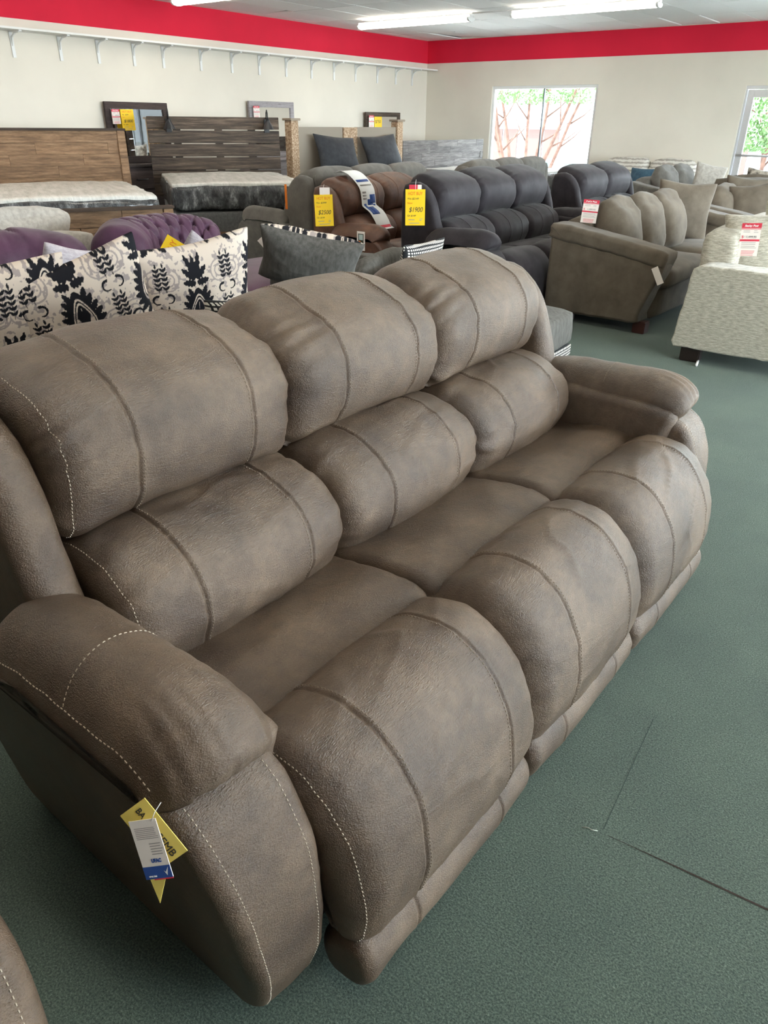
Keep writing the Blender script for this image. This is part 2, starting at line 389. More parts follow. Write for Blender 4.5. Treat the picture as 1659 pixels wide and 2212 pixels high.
wl = structure(boxo('wall_left', (XL-.2, XL, YB-.2, YF+.2, 0, ZC+.2), MWALL))
wr_ = MB(); y0, y1, z0, z1 = RWIN
wr_.box(XR, XR+.2, YB-.2, y0, 0, ZC+.2).box(XR, XR+.2, y1, YF+.2, 0, ZC+.2).box(XR, XR+.2, y0, y1, 0, z0).box(XR, XR+.2, y0, y1, z1, ZC+.2)
structure(wr_.build('wall_right', MWALL))
structure(boxo('wall_back', (XL, XR, YB-.2, YB, 0, ZC+.2), MWALL))
wf = MB(); wx0, wx1, wz0, wz1 = WINS[0]
wf.box(XL, wx0, YF, YF+.2, 0, ZC+.2).box(wx0, wx1, YF, YF+.2, 0, wz0).box(wx0, wx1, YF, YF+.2, wz1, ZC+.2)
wf.box(wx1, DOORX0, YF, YF+.2, 0, ZC+.2).box(DOORX0, DOORX1, YF, YF+.2, DOORZ, ZC+.2).box(DOORX1, XR, YF, YF+.2, 0, ZC+.2)
structure(wf.build('wall_far', MWALL))
ZBAND = 2.49
structure(boxo('trim_1', (XL, XL+.006, YB, YF, ZBAND, ZC), MRED)); structure(boxo('trim_2', (XL+.006, XR, YF-.006, YF, ZBAND, ZC), MRED))
structure(boxo('trim_3', (XL+.006, XR, YB, YB+.006, ZBAND, ZC), MRED)); structure(boxo('trim_4', (XR-.006, XR, YB+.006, YF-.006, ZBAND, ZC), MRED))
structure(boxo('baseboard_left', (XL, XL+.012, YB, YF, 0, .1), MWHITE)); 
# ceiling: dark plenum board above, lay-in tiles below
ce = structure(boxo('ceiling', (XL-.2, XR+.2, YB-.2, YF+.2, ZC+.035, ZC+.3), plain('plenum_grey', (.33, .33, .33), .9)))
TX, TY = .604, 1.19; tx0 = -4.13-TX*10; ty0 = 13.19-TY*16
tv, tf = box_vf(-TX/2+.005, TX/2-.005, -TY/2+.005, TY/2-.005, 0, .016)
tm = bpy.data.meshes.new('ceiling_tile'); tm.from_pydata(tv, [], tf); tm.materials.append(MTILE)
bm = bmesh.new(); bm.from_mesh(tm); bmesh.ops.bevel(bm, geom=[e for e in bm.edges if all(v.co.z < .001 for v in e.verts)], offset=.004, segments=1, affect='EDGES'); bm.to_mesh(tm); bm.free()
rest = MB(); cnt = 0
for i in range(0, 28):
    for j in range(0, 18):
        cx_, cy_ = tx0+TX*(i+.5), ty0+TY*(j+.5)
        if cx_-TX/2 < XL-.5 or cx_+TX/2 > XR+.5 or cy_+TY/2 < YB or cy_-TY/2 > YF-.05: continue
        if cx_ < -2.2 and cy_ > 6.3:
            o = bpy.data.objects.new('ceiling_tile', tm); link(o, ce); z = ZC
            o.location = (cx_, cy_, ZC+.004*random.random()); o.rotation_euler = (random.uniform(-.002, .002), random.uniform(-.003, .003), 0)
            # dislodged tiles along the walls
            if abs(cy_-13.19-TY/2) < .1 and (abs(cx_+4.43) < .31 or abs(cx_+3.83) < .31): o.rotation_euler = (.0, .022, 0); o.location.z += .006
            if abs(cx_+9.26) < .31 and abs(cy_-9.02) < .6: o.rotation_euler = (.0, -.05, 0.01); o.location.z += .012
            if abs(cx_+8.66) < .31 and abs(cy_-13.79) < .6: o.rotation_euler = (.02, 0.03, 0); o.location.z += .01
            cnt += 1
        else: rest.add([(v[0]+cx_, v[1]+cy_, v[2]+ZC) for v in tv], tf)
ro = rest.build('ceiling_tiles', MTILE, ce, False, 'stuff')
# window 1: reveal, frame, two panes
def window(n, x0, x1, z0, z1, mull, bars=()):
    f = MB(); t = .05; y0, y1 = YF+.03, YF+.12
    f.box(x0, x1, y0, y1, z1-t, z1).box(x0, x1, y0, y1, z0, z0+t).box(x0, x0+t, y0, y1, z0+t, z1-t).box(x1-t, x1, y0, y1, z0+t, z1-t)
    o = structure(f.build('window_%d' % n, MTRIM))
    xs = [x0+t]+list(mull)+[x1-t]
    for k, m in enumerate(mull): boxo('mullion', (m-.008, m+.008, y0+.02, y1-.02, z0+t, z1-t), MBLACK, o)
    for k in range(len(xs)-1): boxo('pane', (xs[k]+.008, xs[k+1]-.008, YF+.07, YF+.076, z0+t, z1-t), MGLASS, o)
    return o
wn = window(1, *WINS[0][:2], *WINS[0][2:], [-7.13]); boxo('sill', (WINS[0][0], WINS[0][1], YF-.03, YF+.03, WINS[0][2]-.03, WINS[0][2]), MWHITE, wn)
# glazed shop front: aluminium frame, door leaf with push bar, sidelights
sf = MB(); xs = [DOORX0, DOORX0+1.05, DOORX0+2.1, DOORX0+4.1, DOORX0+6.1, DOORX1]
sf.box(DOORX0, DOORX1, YF+.02, YF+.14, DOORZ-.05, DOORZ)
for x in xs: sf.box(max(x-.03, DOORX0), min(x+.03, DOORX1), YF+.02, YF+.14, 0, DOORZ-.05)
so = structure(sf.build('window_2', MALU, bevel=.004))
for k in range(1, len(xs)-1): boxo('pane', (xs[k]+.03, xs[k+1]-.03, YF+.08, YF+.086, .0, DOORZ-.05), MGLASS, so)
dr = MB(); d0, d1 = xs[0]+.035, xs[1]-.035; zt = DOORZ-.055
dr.box(d0, d0+.10, YF+.05, YF+.10, .01, zt).box(d1-.10, d1, YF+.05, YF+.10, .01, zt).box(d0+.1, d1-.1, YF+.05, YF+.10, zt-.11, zt).box(d0+.1, d1-.1, YF+.05, YF+.10, .01, .22)
do = structure(dr.build('door_1', MALU, bevel=.005)); boxo('pane', (d0+.1, d1-.1, YF+.07, YF+.076, .22, zt-.11), MGLASS, do)
MB().tube([(d0+.02, YF+.01, 1.0), (d1-.02, YF+.01, 1.0)], .018, 10).build('push_bar', MALU, do, True)
y0, y1, z0, z1 = RWIN; rf = MB(); nb = 5
rf.box(XR+.03, XR+.13, y0, y1, z1-.05, z1).box(XR+.03, XR+.13, y0, y1, z0, z0+.05)
for k in range(nb+1):
    y = y0+(y1-y0)*k/nb; rf.box(XR+.03, XR+.13, max(y-.03, y0), min(y+.03, y1), z0+.05, z1-.05)
ro = structure(rf.build('window_3', MALU))
for k in range(nb): boxo('pane', (XR+.08, XR+.086, y0+(y1-y0)*k/nb+.03, y0+(y1-y0)*(k+1)/nb-.03, z0+.05, z1-.05), MGLASS, ro)
# ------------------------------------------------------------------ fluorescent fixtures
def tubemat():
    m, nt, N, L, b = nmat('lit_lens'); b.inputs['Base Color'].default_value = (.9, .9, .85, 1)
    b.inputs['Emission Color'].default_value = (1, .93, .80, 1); b.inputs['Emission Strength'].default_value = TUBE_STRENGTH; return m
MLENS = tubemat()
FIX = [(-8.75, 10.95), (-6.0, 10.95), (-.5, 10.95), (2.25, 10.95)]
FIX += [(x, 7.5) for x in (-9.03, -6.3, -3.55, -.8, 1.95)] + [(x, 4.05) for x in (-8.9, -6.1, -3.3, -.5, 2.3)] + [(x, .6) for x in (-8.9, -6.1, -3.3, -.5)]  # unseen strips added for room light; the last row is fill over the foreground
NEAR = {(-8.75, 10.95): 'lit fluorescent strip light nearest the room corner above the cork-post bed', (-6.0, 10.95): 'lit fluorescent strip light second from the corner, in front of the window wall',
        (-9.03, 7.5): 'lit fluorescent strip light cut by the top edge near the red left wall'}
def fixture(x, y, lab, grp):
    t = thing('fluorescent_light', lab, 'light', (x, y, ZC-.03), 0, grp); Lf = 2.08; zb = -.062
    MB().box(0, Lf, -.05, .05, -.055, -.012).build('housing', MTRIM, t, bevel=.004)
    prof = [(-.085, -.05), (-.088, -.072), (-.06, -.094), (0, -.102), (.06, -.094), (.088, -.072), (.085, -.05)]
    v = [(xx, p, q) for xx in (.025, Lf-.025) for (p, q) in prof]; m = len(prof)
    meshobj('lens', v, [(i, i+1, m+i+1, m+i) for i in range(m-1)]+[tuple(range(m))[::-1], tuple(m+i for i in range(m)), (0, m, 2*m-1, m-1)], MLENS, t, False)
    for xx in (0, Lf-.03):
        pr = [(p*1.06, q*1.04 if q < -.06 else q) for p, q in prof]; vv = [(xx+d, p, q) for d in (0, .03) for p, q in pr]
        meshobj('end_cap', vv, [(i, i+1, m+i+1, m+i) for i in range(m-1)]+[tuple(range(m))[::-1], tuple(m+i for i in range(m)), (0, m, 2*m-1, m-1)], MTRIM, t, False)
    for xx in (.4, Lf-.5): MB().box(xx, xx+.05, -.02, .02, -.014, .045).build('mounting_clip', MTRIM, t)
for (x, y) in FIX:
    fixture(x, y, NEAR.get((x, y), 'unseen fluorescent strip light added on the ceiling to light the room'), 'ceiling strip lights')
def conduit(x0, x1, y, lab):
    o = MB().tube([(x0, y, ZC-.03), ((x0+x1)/2, y, ZC-.032), (x1, y, ZC-.03)], .011, 8).build('conduit', MTRIM, None, True); tag(o, lab, 'conduit')
conduit(-6.66, -6.01, 10.95, 'thin metal conduit joining the two strip lights near the window wall')
# ------------------------------------------------------------------ wall shelf with brackets
sh = thing('wall_shelf', 'long white wall shelf on metal brackets below the red band', 'shelf', (XL, 0, 0)); ZS = 2.376
boxo('board', (.002, .27, 2.0, YF-.01, ZS-.018, ZS+.004), MWHITE, sh, .002)
bys = [4.26, 4.84, 5.38, 5.85, 6.33, 6.755, 7.345, 7.875, 8.38, 8.915, 9.455, 9.965, 10.49, 11.06, 11.57, 12.05]
bk = MB(); zt = ZS-.018
bk.box(.002, .016, -.020, .020, zt-.27, zt).box(.012, .235, -.018, .018, zt-.014, zt)
bk.tube([(.012, 0, zt-.15), (.04, 0, zt-.06), (.10, 0, zt-.022), (.20, 0, zt-.010)], .012, 6)
b0 = bk.build('bracket', MTRIM, sh)
for k, y in enumerate(bys):
    o = b0 if k == 0 else link(b0.copy(), sh)
    o.location = (0, y*1.15, 0)
# ------------------------------------------------------------------ main reclining sofa (local +x = front, +y = along)
HEAD = [(-.732, .726), (-.692, .757), (-.666, .82), (-.661, .885), (-.677, .94), (-.720, .985), (-.80, 1.020), (-.88, 1.045), (-.955, 1.035), (-1.0, .97), (-.99, .86), (-.90, .77), (-.80, .725), (-.735, .722)]
LUMB = [(-.560, .43), (-.525, .49), (-.502, .56), (-.515, .63), (-.562, .676), (-.632, .704), (-.715, .712), (-.79, .70), (-.80, .66), (-.74, .52), (-.66, .42), (-.60, .40)]
SEAT = [(-.245, .455), (-.255, .482), (-.30, .496), (-.38, .494), (-.47, .480), (-.56, .466), (-.62, .45), (-.63, .36), (-.45, .33), (-.26, .36), (-.235, .42)]
FOOT = [(-.255, .46), (-.235, .493), (-.19, .520), (-.13, .532), (-.07, .523), (-.015, .488), (.035, .420), (.062, .340), (.068, .245), (.052, .178), (.030, .148), (0, .14), (-.05, .16), (-.09, .28), (-.17, .40), (-.235, .43)]
KICK = [(.040, .158), (.063, .122), (.060, .075), (.036, .038), (-.0, .027), (-.045, .04), (-.06, .08), (-.05, .13), (-.01, .152)]
WING = [(-.60, .56), (-.635, .70), (-.69, .865), (-.76, .955), (-.84, .995), (-.93, .985), (-.985, .93), (-1.0, .60), (-.97, .10), (-.90, .05), (-.72, .05), (-.64, .12), (-.61, .34)]
ARMB = [(-.150, .570), (-.085, .530), (-.035, .43), (-.018, .32), (-.020, .20), (-.045, .09), (-.075, .035), (-.14, .018), (-.50, .018), (-.78, .022), (-.86, .08), (-.84, .35), (-.72, .56), (-.45, .60), (-.24, .595)]
ARMP = [(-.105, .625), (-.115, .585), (-.16, .552), (-.30, .545), (-.50, .55), (-.62, .555), (-.70, .575), (-.70, .62), (-.66, .648), (-.58, .658), (-.45, .664), (-.32, .668), (-.20, .668), (-.135, .655)]
W = .62
def arm(parent, ya, yb, sgn, mat, hi=True, st=True, label=None, armb=ARMB, armp=ARMP):
    """ya inner, yb outer edge; sgn = direction to the outside"""
    yin, yout = ya, yb; lo, hi_ = min(ya, yb), max(ya, yb)
    def tap(X, Y, Z, t):
        # side leans in towards the floor on the outer face
        f = np.clip((Y-yin)/(yout-yin), 0, 1); k = np.clip((.54-Z)/.54, 0, 1)
        return X-.012*f*f, Y-sgn*.075*f*k**1.15, Z
    b = pillow_sweep('arm_body', armb, lo-.004, hi_+.004, mat, parent, r=.028, nu=110 if hi else 56, ny=26 if hi else 12, wr=.004, pucker=.003, seed=5, warp=tap,
                     stitch=[(lo, .030), (hi_, -.030)] if st else None, stitch_u=(0, 66) if st else None)
    def cap(X, Y, Z, t):
        f = np.clip((Y-(lo+hi_)/2)/((hi_-lo)/2), -1.3, 1.3)
        xs = np.clip((X+.30)/.20, 0, 1); xb = np.clip((-.52-X)/.2, 0, 1)
        q = sgn*f   # +1 outside
        Z2 = Z + .030*(1-f*f)-.006 - .018*xs**2 - .035*xb**2 - .030*np.clip(q, 0, 1)**2*(Z > .6)
        # front drops and tucks on the outer corner
        X2 = X - .045*np.clip(q, 0, 1)**2*xs
        return X2, Y, Z2
    def fold(U, t, Y):
        q = sgn*t
        fr = np.exp(-((U-.02)/.035)**2)+np.exp(-((U-1.0)/.05)**2)+np.exp(-((U-.93)/.04)**2)
        return .0022*fr*np.sin(Y*230+U*25)*(fnoise(Y*30, U*6, 2)*2+.4)
    p = pillow_sweep('arm_pad', armp, lo-.008, hi_+.008, mat, parent, r=.047, crown=.006, nu=110 if hi else 56, ny=40 if hi else 14, wr=.005, pucker=.004, seed=8, warp=cap,
                     extra=fold if hi else None)
    prism('arm_lining', [(-.145, .60), (-.135, .53), (-.17, .43), (-.30, .41), (-.60, .41), (-.66, .5), (-.65, .60), (-.4, .62)], min(ya-sgn*.030, ya+sgn*.05), max(ya-sgn*.030, ya+sgn*.05), mat, parent, r=.035, nu=48, wr=.003, seed=9)
    if st:
        # topstitching round the pad: along the outer edge, across the front and over the top
        me = p.data; n = len(me.vertices); co = np.empty(n*3); me.vertices.foreach_get('co', co); co = co.reshape(-1, 3)
        no = np.empty(n*3); me.vertices.foreach_get('normal', no); no = no.reshape(-1, 3)
        nu = 110; rows = co[:(n//nu)*nu].reshape(-1, nu, 3); rn = no[:(n//nu)*nu].reshape(-1, nu, 3)
        # outer long seam: the row near the outer edge, top side
        yy = rows[:, :, 1].mean(1); j = int(np.argmin(np.abs(yy-(yout-sgn*.004))))
        top = [i for i in range(nu) if rn[j, i, 2] > -.35 and rows[j, i, 0] < -.13]
        a = [i for i in range(nu) if rows[j, i, 2] > rows[j, :, 2].min()+.55*(rows[j, :, 2].max()-rows[j, :, 2].min())]
        a.sort(key=lambda i: rows[j, i, 0]); stitch_line(rows[j, a], rn[j, a], p, .0075, .0035, .0010, mat='thread_light')
        # front seam and cross seam: constant profile index over all rows
        for i, r0, r1 in ((6, .04, .97), (int(nu*.77), .10, .97)):
            rr = range(int(len(rows)*r0), int(len(rows)*r1)); stitch_line(rows[rr, i], rn[rr, i], p, .0065, .0035, .0009, mat='thread_light')
    return b, p
def recliner(root, n, w, mat, hi=True, arms=(1, 1), aw=.20, seams=(.16, .465), headwarp=True, stitchmask=True, zscale=1.0, lumb_seams=None, wings=(1, 1), xh=0):
    nu = 96 if hi else 44; ny = 60 if hi else 20; L_ = n*w
    for i in range(n):
        y0, y1 = i*w+.003, (i+1)*w-.003; sm = [i*w+s*w/.62 for s in seams]
        def hw(X, Y, Z, t):
            low = np.clip((.86-Z)/.16, 0, 1); return X, Y, Z-.040*low*np.abs(t)**3+.018*low*(1-t*t)-.020*np.abs(t)**5*np.clip((Z-.95)/.1, 0, 1)
        def fw(X, Y, Z, t):
            return X-.035*np.abs(t)**6*np.clip((Z-.15)/.3, 0, 1), Y, Z-.022*np.abs(t)**4*np.clip((Z-.4)/.1, 0, 1)
        def pleat(U, t, Y, y0=y0, i=i):
            d = 0
            for uc, sl, ln, dp in ((.215, .25, .10, .010), (.275, .10, .13, .013), (.335, -.15, .085, .012)) if i else ((.16, .2, .10, .011), (.20, .35, .12, .012), (.25, .1, .07, .008)):
                q = Y-y0; d = d-dp*np.exp(-((U-uc-sl*q)/.0065)**2)*np.exp(-(q/ln)**2)+.5*dp*np.exp(-((U-uc-.018-sl*q)/.012)**2)*np.exp(-(q/ln)**2)
            return d
        def press(U, t, Y, i=i):
            # long soft pressure folds
            w_ = fnoise(U*9+Y*4+i*3, Y*2.5-U*3, i, 2); return .0035*np.exp(-(w_/.05)**2)*np.clip(1.2-np.abs(t), 0, 1)
        st = [(s, .009 if k == 0 else -.009) for k, s in enumerate(sm)] if hi else None
        ste = (st+[(y0, .020)]) if hi and i == 0 else st
        pillow_sweep('head_pillow', HEAD, y0-.004, y1+.004, mat, root, r=.072, crown=.022, endpow=2.3, seams=sm, nu=nu, ny=ny, warp=hw, wr=.004, pucker=.010, seed=i+1, extra=pleat, stitch=ste, stitch_u=(0, int(nu*.62)))
        ls = sm if lumb_seams is None else [i*w+s*w/.62 for s in lumb_seams]
        pillow_sweep('lumbar_cushion', LUMB, y0, y1, mat, root, r=.065, crown=.024, endpow=2.3, seams=ls, nu=nu, ny=ny, wr=.004, pucker=.008, seed=i+11, extra=press, stitch=ste, stitch_u=(0, int(nu*.60)))
        pillow_sweep('seat_cushion', SEAT, y0, y1, mat, root, r=.03, crown=.010, nu=nu, ny=ny//2, wr=.004, pucker=.003, seed=i+21)
        pillow_sweep('footrest', FOOT, y0, y1, mat, root, r=.06, crown=.010, seams=sm, nu=nu+16 if hi else nu, ny=ny, warp=fw, wr=.0035, pucker=.005, seed=i+31, extra=press, stitch=ste, stitch_u=(0, int((nu+16)*.64)))
        pillow_sweep('kick_panel', KICK, y0+.006, y1-.006, mat, root, r=.03, crown=.004, seams=sm, sdepth=.005, nu=48 if hi else 24, ny=ny//2, wr=.003, pucker=.004, seed=i+41)
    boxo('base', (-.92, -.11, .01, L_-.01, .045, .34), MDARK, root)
    pillow_sweep('back_panel', [(-.93, .05), (-.90, .4), (-.93, .93), (-.98, .95), (-1.02, .5), (-.99, .06)], .0, L_, mat, root, r=.02, nu=40, ny=12, wr=.003, pucker=0, seed=51)
    for s, on, ya, yb in ((-1, arms[0], -.004, -aw), (1, arms[1], L_+.004, L_+aw)):
        if on: arm(root, ya, yb, s, mat, hi, hi)
    for s, on, ya in ((-1, wings[0], -.005), (1, wings[1], L_+.005)):
        if on: pillow_sweep('back_wing', WING, min(ya, ya+s*.105), max(ya, ya+s*.105), mat, root, r=.045, nu=64 if hi else 40, ny=16, wr=.004, pucker=.003, seed=61)
    return root
SOFA_RZ = -math.atan(.028)
ms = thing('reclining_sofa', 'large taupe brown leather three-seat reclining sofa in the foreground', 'sofa', (-.53, .585, 0), SOFA_RZ)
recliner(ms, 3, W, LEA)
# second leather sofa at the lower left corner of the frame
ls = thing('reclining_loveseat', 'brown leather recliner whose stitched arm enters the lower left corner', 'sofa', (-.622, -1.272, 0), SOFA_RZ)
recliner(ls, 2, W, LEA)
# ------------------------------------------------------------------ upholstery colours
M_BROWN = leather('brown_leather', (.070, .032, .020), (.110, .050, .030), (.20, .095, .055), rough=.42, grain=.7)
M_DARK = fabric('charcoal_suede', (.016, .013, .016), (.034, .028, .033), 9, .65, sheen=.10, bstr=.1)
M_GREY = fabric('grey_suede', (.110, .102, .090), (.165, .152, .135), 9, .85, sheen=.12, bstr=.1)
M_TAUPE = fabric('taupe_microfibre', (.098, .078, .057), (.150, .121, .090), 7, .85, sheen=.15, bstr=.1)
M_CHEN = fabric('pale_chenille', (.31, .285, .225), (.57, .53, .44), 26, .92, stretch=(1, 1, 5), sheen=.3, bstr=.5, weave=220)
M_TWEED = fabric('grey_tweed', (.075, .070, .062), (.125, .117, .105), 50, .95, stretch=(1, 1, .25), sheen=.04, bstr=.5, weave=300)
M_PURP = fabric('purple_velvet', (.062, .025, .051), (.098, .040, .078), 5, .5, sheen=.12, bstr=.05)
M_BEIGE = fabric('beige_chenille', (.36, .33, .29), (.50, .46, .41), 30, .95, bstr=.4)
M_LAV = fabric('silver_crinkle', (.34, .29, .31), (.52, .47, .49), 30, .6, stretch=(1, 1, 3), bstr=.6)
M_BLUE = fabric('blue_fabric', (.04, .09, .14), (.07, .14, .20), 20, .9)
M_LEG = plain('dark_leg', (.020, .010, .008), .4); M_LEGB = plain('brown_leg', (.06, .018, .014), .4)
M_PIPE = plain('beige_piping', (.42, .38, .33), .9)
def stripes():
    m, nt, N, L, b = nmat('striped_chenille'); c = N.new('ShaderNodeTexCoord'); wv = N.new('ShaderNodeTexWave'); wv.bands_direction = 'Z'
    wv.inputs['Scale'].default_value = 5.5; wv.inputs['Distortion'].default_value = 2.5; wv.inputs['Detail Scale'].default_value = 3; L.new(c.outputs['Object'], wv.inputs['Vector'])
    r = ramp(N, L, wv.outputs['Fac'], [(.25, (.36, .33, .29)), (.55, (.66, .63, .57))]); L.new(r.outputs['Color'], b.inputs['Base Color']); b.inputs['Roughness'].default_value = .9; return m
M_STRIPE = stripes()
def checks(name, scale, gap=.30):
    m, nt, N, L, b = nmat(name); c = N.new('ShaderNodeTexCoord'); mp = N.new('ShaderNodeMapping'); mp.inputs['Rotation'].default_value = (0, 0, 0)
    L.new(c.outputs['Object'], mp.inputs['Vector']); sp = N.new('ShaderNodeSeparateXYZ'); L.new(mp.outputs[0], sp.inputs[0])
    outs = []
    su = N.new('ShaderNodeMath'); su.operation = 'ADD'; L.new(sp.outputs['X'], su.inputs[0]); L.new(sp.outputs['Y'], su.inputs[1])
    for src in (su.outputs[0], sp.outputs['Z']):
        a = N.new('ShaderNodeMath'); a.operation = 'MULTIPLY'; a.inputs[1].default_value = scale; L.new(src, a.inputs[0])
        f = N.new('ShaderNodeMath'); f.operation = 'FRACT'; L.new(a.outputs[0], f.inputs[0])
        g = N.new('ShaderNodeMath'); g.operation = 'GREATER_THAN'; g.inputs[1].default_value = gap; L.new(f.outputs[0], g.inputs[0]); outs.append(g.outputs[0])
    mu = N.new('ShaderNodeMath'); mu.operation = 'MULTIPLY'; L.new(outs[0], mu.inputs[0]); L.new(outs[1], mu.inputs[1])
    L.new(mixc(N, L, mu.outputs[0], (.012, .012, .014), (.68, .63, .56)), b.inputs['Base Color']); b.inputs['Roughness'].default_value = .9; return m
M_CHECK = checks('black_white_check', 58, .42)
# ------------------------------------------------------------------ background recliners
r_ = thing('brown_recliner', 'chestnut brown leather reclining loveseat with paper banner over its backrest', 'sofa', (-3.92, 5.46, 0), 0); r_.scale = (.945,)*3; recliner(r_, 2, .66, M_BROWN, hi=False, lumb_seams=(.2, .42)); BROWN = r_
r_ = thing('dark_recliner', 'charcoal suede three-seat reclining sofa behind the leather sofa', 'sofa', (-2.76, 5.36, 0), 0); r_.scale = (1.03,)*3; recliner(r_, 3, .62, M_DARK, hi=False, seams=(), lumb_seams=(.2, .42)); DARK = r_
r_ = thing('dark_loveseat', 'charcoal suede reclining loveseat at the far end of the dark row', 'sofa', (-2.70, 7.95, 0), 0); recliner(r_, 2, .70, M_DARK, hi=False, seams=(), lumb_seams=(.2, .42))
r_ = thing('grey_recliner', 'grey suede reclining sofa back to back with the brown loveseat', 'sofa', (-6.03, 7.50, 0), math.pi); recliner(r_, 3, .62, M_GREY, hi=False, seams=())
r_ = thing('grey_recliner', 'grey suede reclining sofa showing only its top before the window', 'sofa', (-5.78, 9.98, 0), math.pi); recliner(r_, 3, .62, M_GREY, hi=False, seams=())
# ------------------------------------------------------------------ loose-cushion sofas
def cushion_sofa(root, length, mat, depth=1.05, zarm0=.62, zarm1=.75, zback=.78, zcush=.90, ncush=3, nseat=2, legs=M_LEGB, armw=.22, zb=.08, pad=True, flare=True, space=1.0):
    """local +x front, +y along; near arm outer face at y=0"""
    D = depth; fl_ = .10 if flare else .0
    prof = [(-.02, zarm0-.05), (-.03, zarm0-.16), (-.06-fl_*.3, .32), (-.05-fl_, zb+.06), (-.07-fl_, zb), (-D*.5, zb), (-D+.03, zb), (-D, zb+.06), (-D, zarm1-.15), (-D+.02, zarm1-.05), (-D*.6, zarm0*.45+zarm1*.55-.05), (-.15, zarm0-.03)]
    for k, (a, b) in enumerate(((0, armw), (length-armw, length))):
        prism('arm', prof, a, b, mat, root, r=.03, nu=64, wr=.004, seed=3+k)
        if pad:
            pp = [(.0, zarm0-.01), (-.01, zarm0-.09), (-.06, zarm0-.115), (-D*.5, (zarm0+zarm1)/2-.115), (-D+.02, zarm1-.115), (-D-.01, zarm1-.05), (-D+.03, zarm1+.005), (-D*.5, (zarm0+zarm1)/2+.01), (-.06, zarm0+.01)]
            prism('arm_pad', pp, a-.012, b+.012, mat, root, r=.04, nu=56, wr=.005, seed=5+k)
    rbox('base', (-D+.08, -.12, armw-.01, length-armw+.01, zb, .33), mat, root, r=.03)
    rbox('back', (-D, -D+.26, armw-.02, length-armw+.02, zb+.02, zback), mat, root, r=.06, puff=(.02, 0, .02), wr=.006)
    Li = length-2*armw; ws = Li/nseat
    for k in range(nseat): rbox('seat_cushion', (-D+.22, -.06, armw+k*ws+.004, armw+(k+1)*ws-.004, .31, .47), mat, root, r=.055, puff=(.015, 0, .025), wr=.006, seed=k)
    wc = Li*space/max(1, ncush)
    for k in range(ncush):
        def lean(S): 
            S = S.copy(); S[:, 0] -= (S[:, 2]-.45)*.22; return S
        rbox('back_cushion', (-D+.30, -D+.52, armw+k*wc+.004, armw+(k+1)*wc-.004, .45, zcush), mat, root, r=.095, puff=(.05, 0, .05), wr=.010, seed=k+3, xf=lean, n=14)
    for (x, y) in ((-.20, .06), (-.20, length-.16), (-D+.12, .06), (-D+.12, length-.16)): boxo('leg', (x, x+.10, y, y+.10, 0, zb+.01), legs, root, .006)
    return root
t = thing('taupe_sofa', 'taupe microfibre sofa with sloping arm, near the centre right aisle', 'sofa', (-1.70, 5.70, 0), math.radians(-3)); cushion_sofa(t, 2.55, M_TAUPE, ncush=3, depth=.96, space=.70); TAUPE = t
t = thing('taupe_loveseat', 'taupe microfibre loveseat just beyond the sloping-arm sofa', 'sofa', (-1.62, 8.42, 0), math.radians(-3)); cushion_sofa(t, 1.75, M_TAUPE, ncush=1, depth=.94, zcush=.86, space=.45)
t = thing('taupe_back_sofa', 'taupe sofa with its plain back turned to the room, before the glass door', 'sofa', (-3.02, 12.0, 0), math.radians(-90)); 
t.rotation_euler = (0, 0, math.radians(90)); t.location = (-.95, 11.95, 0); cushion_sofa(t, 2.1, M_TAUPE, depth=1.0, ncush=2, zback=.84, zcush=.84, pad=False, flare=False)
t = thing('slate_loveseat', 'slate grey loveseat with boxy cushions close to the door', 'sofa', (-3.25, 11.45, 0), math.radians(-8)); cushion_sofa(t, 1.5, M_GREY, depth=1.0, ncush=2, zback=.74, zcush=.88, pad=False, flare=False)
t = thing('striped_sofa', 'pale striped sofa standing along the window wall', 'sofa', (-5.75, 13.22, 0), math.radians(-90)); cushion_sofa(t, 2.05, M_STRIPE, depth=1.0, ncush=2, zback=.80, zcush=.90, pad=False, flare=False, zarm1=.66)
t = thing('chenille_sofa', 'pale grey chenille sofa cut by the right edge of the frame', 'sofa', (-.36, 5.19, 0), 0)
CH = t
D = 1.06
prof = [(0, .56), (-.02, .605), (-.08, .625), (-.5, .635), (-D+.12, .64), (-D+.05, .60), (-D+.03, .40), (-D, .16), (-D-.005, .12), (-D+.02, .10), (-D+.1, .10), (-D+.3, .10), (-.5, .10), (-.3, .10), (-.1, .10), (-.02, .10), (0, .12), (0, .2), (0, .4)]
for a, b in ((0, .24), (1.86, 2.10)): prism('arm', prof, a, b, M_CHEN, t, r=.012, nu=64, wr=.004, seed=int(a)+2)
rbox('back', (-D-.0, -D+.25, .22, 1.88, .12, .83), M_CHEN, t, r=.07, puff=(.02, 0, .02), wr=.006); rbox('base', (-D+.1, -.06, .22, 1.88, .10, .32), M_CHEN, t, r=.03)
for k in range(2): rbox('seat_cushion', (-D+.24, -.02, .245+k*.81, .245+(k+1)*.81-.008, .31, .48), M_CHEN, t, r=.06, puff=(.01, 0, .03), wr=.006, seed=k)
for (x, y) in ((-.16, .04), (-D+.06, .05), (-.16, 1.95), (-D+.06, 1.95)): boxo('leg', (x, x+.13, y, y+.08, 0, .11), M_LEG, t, .006)
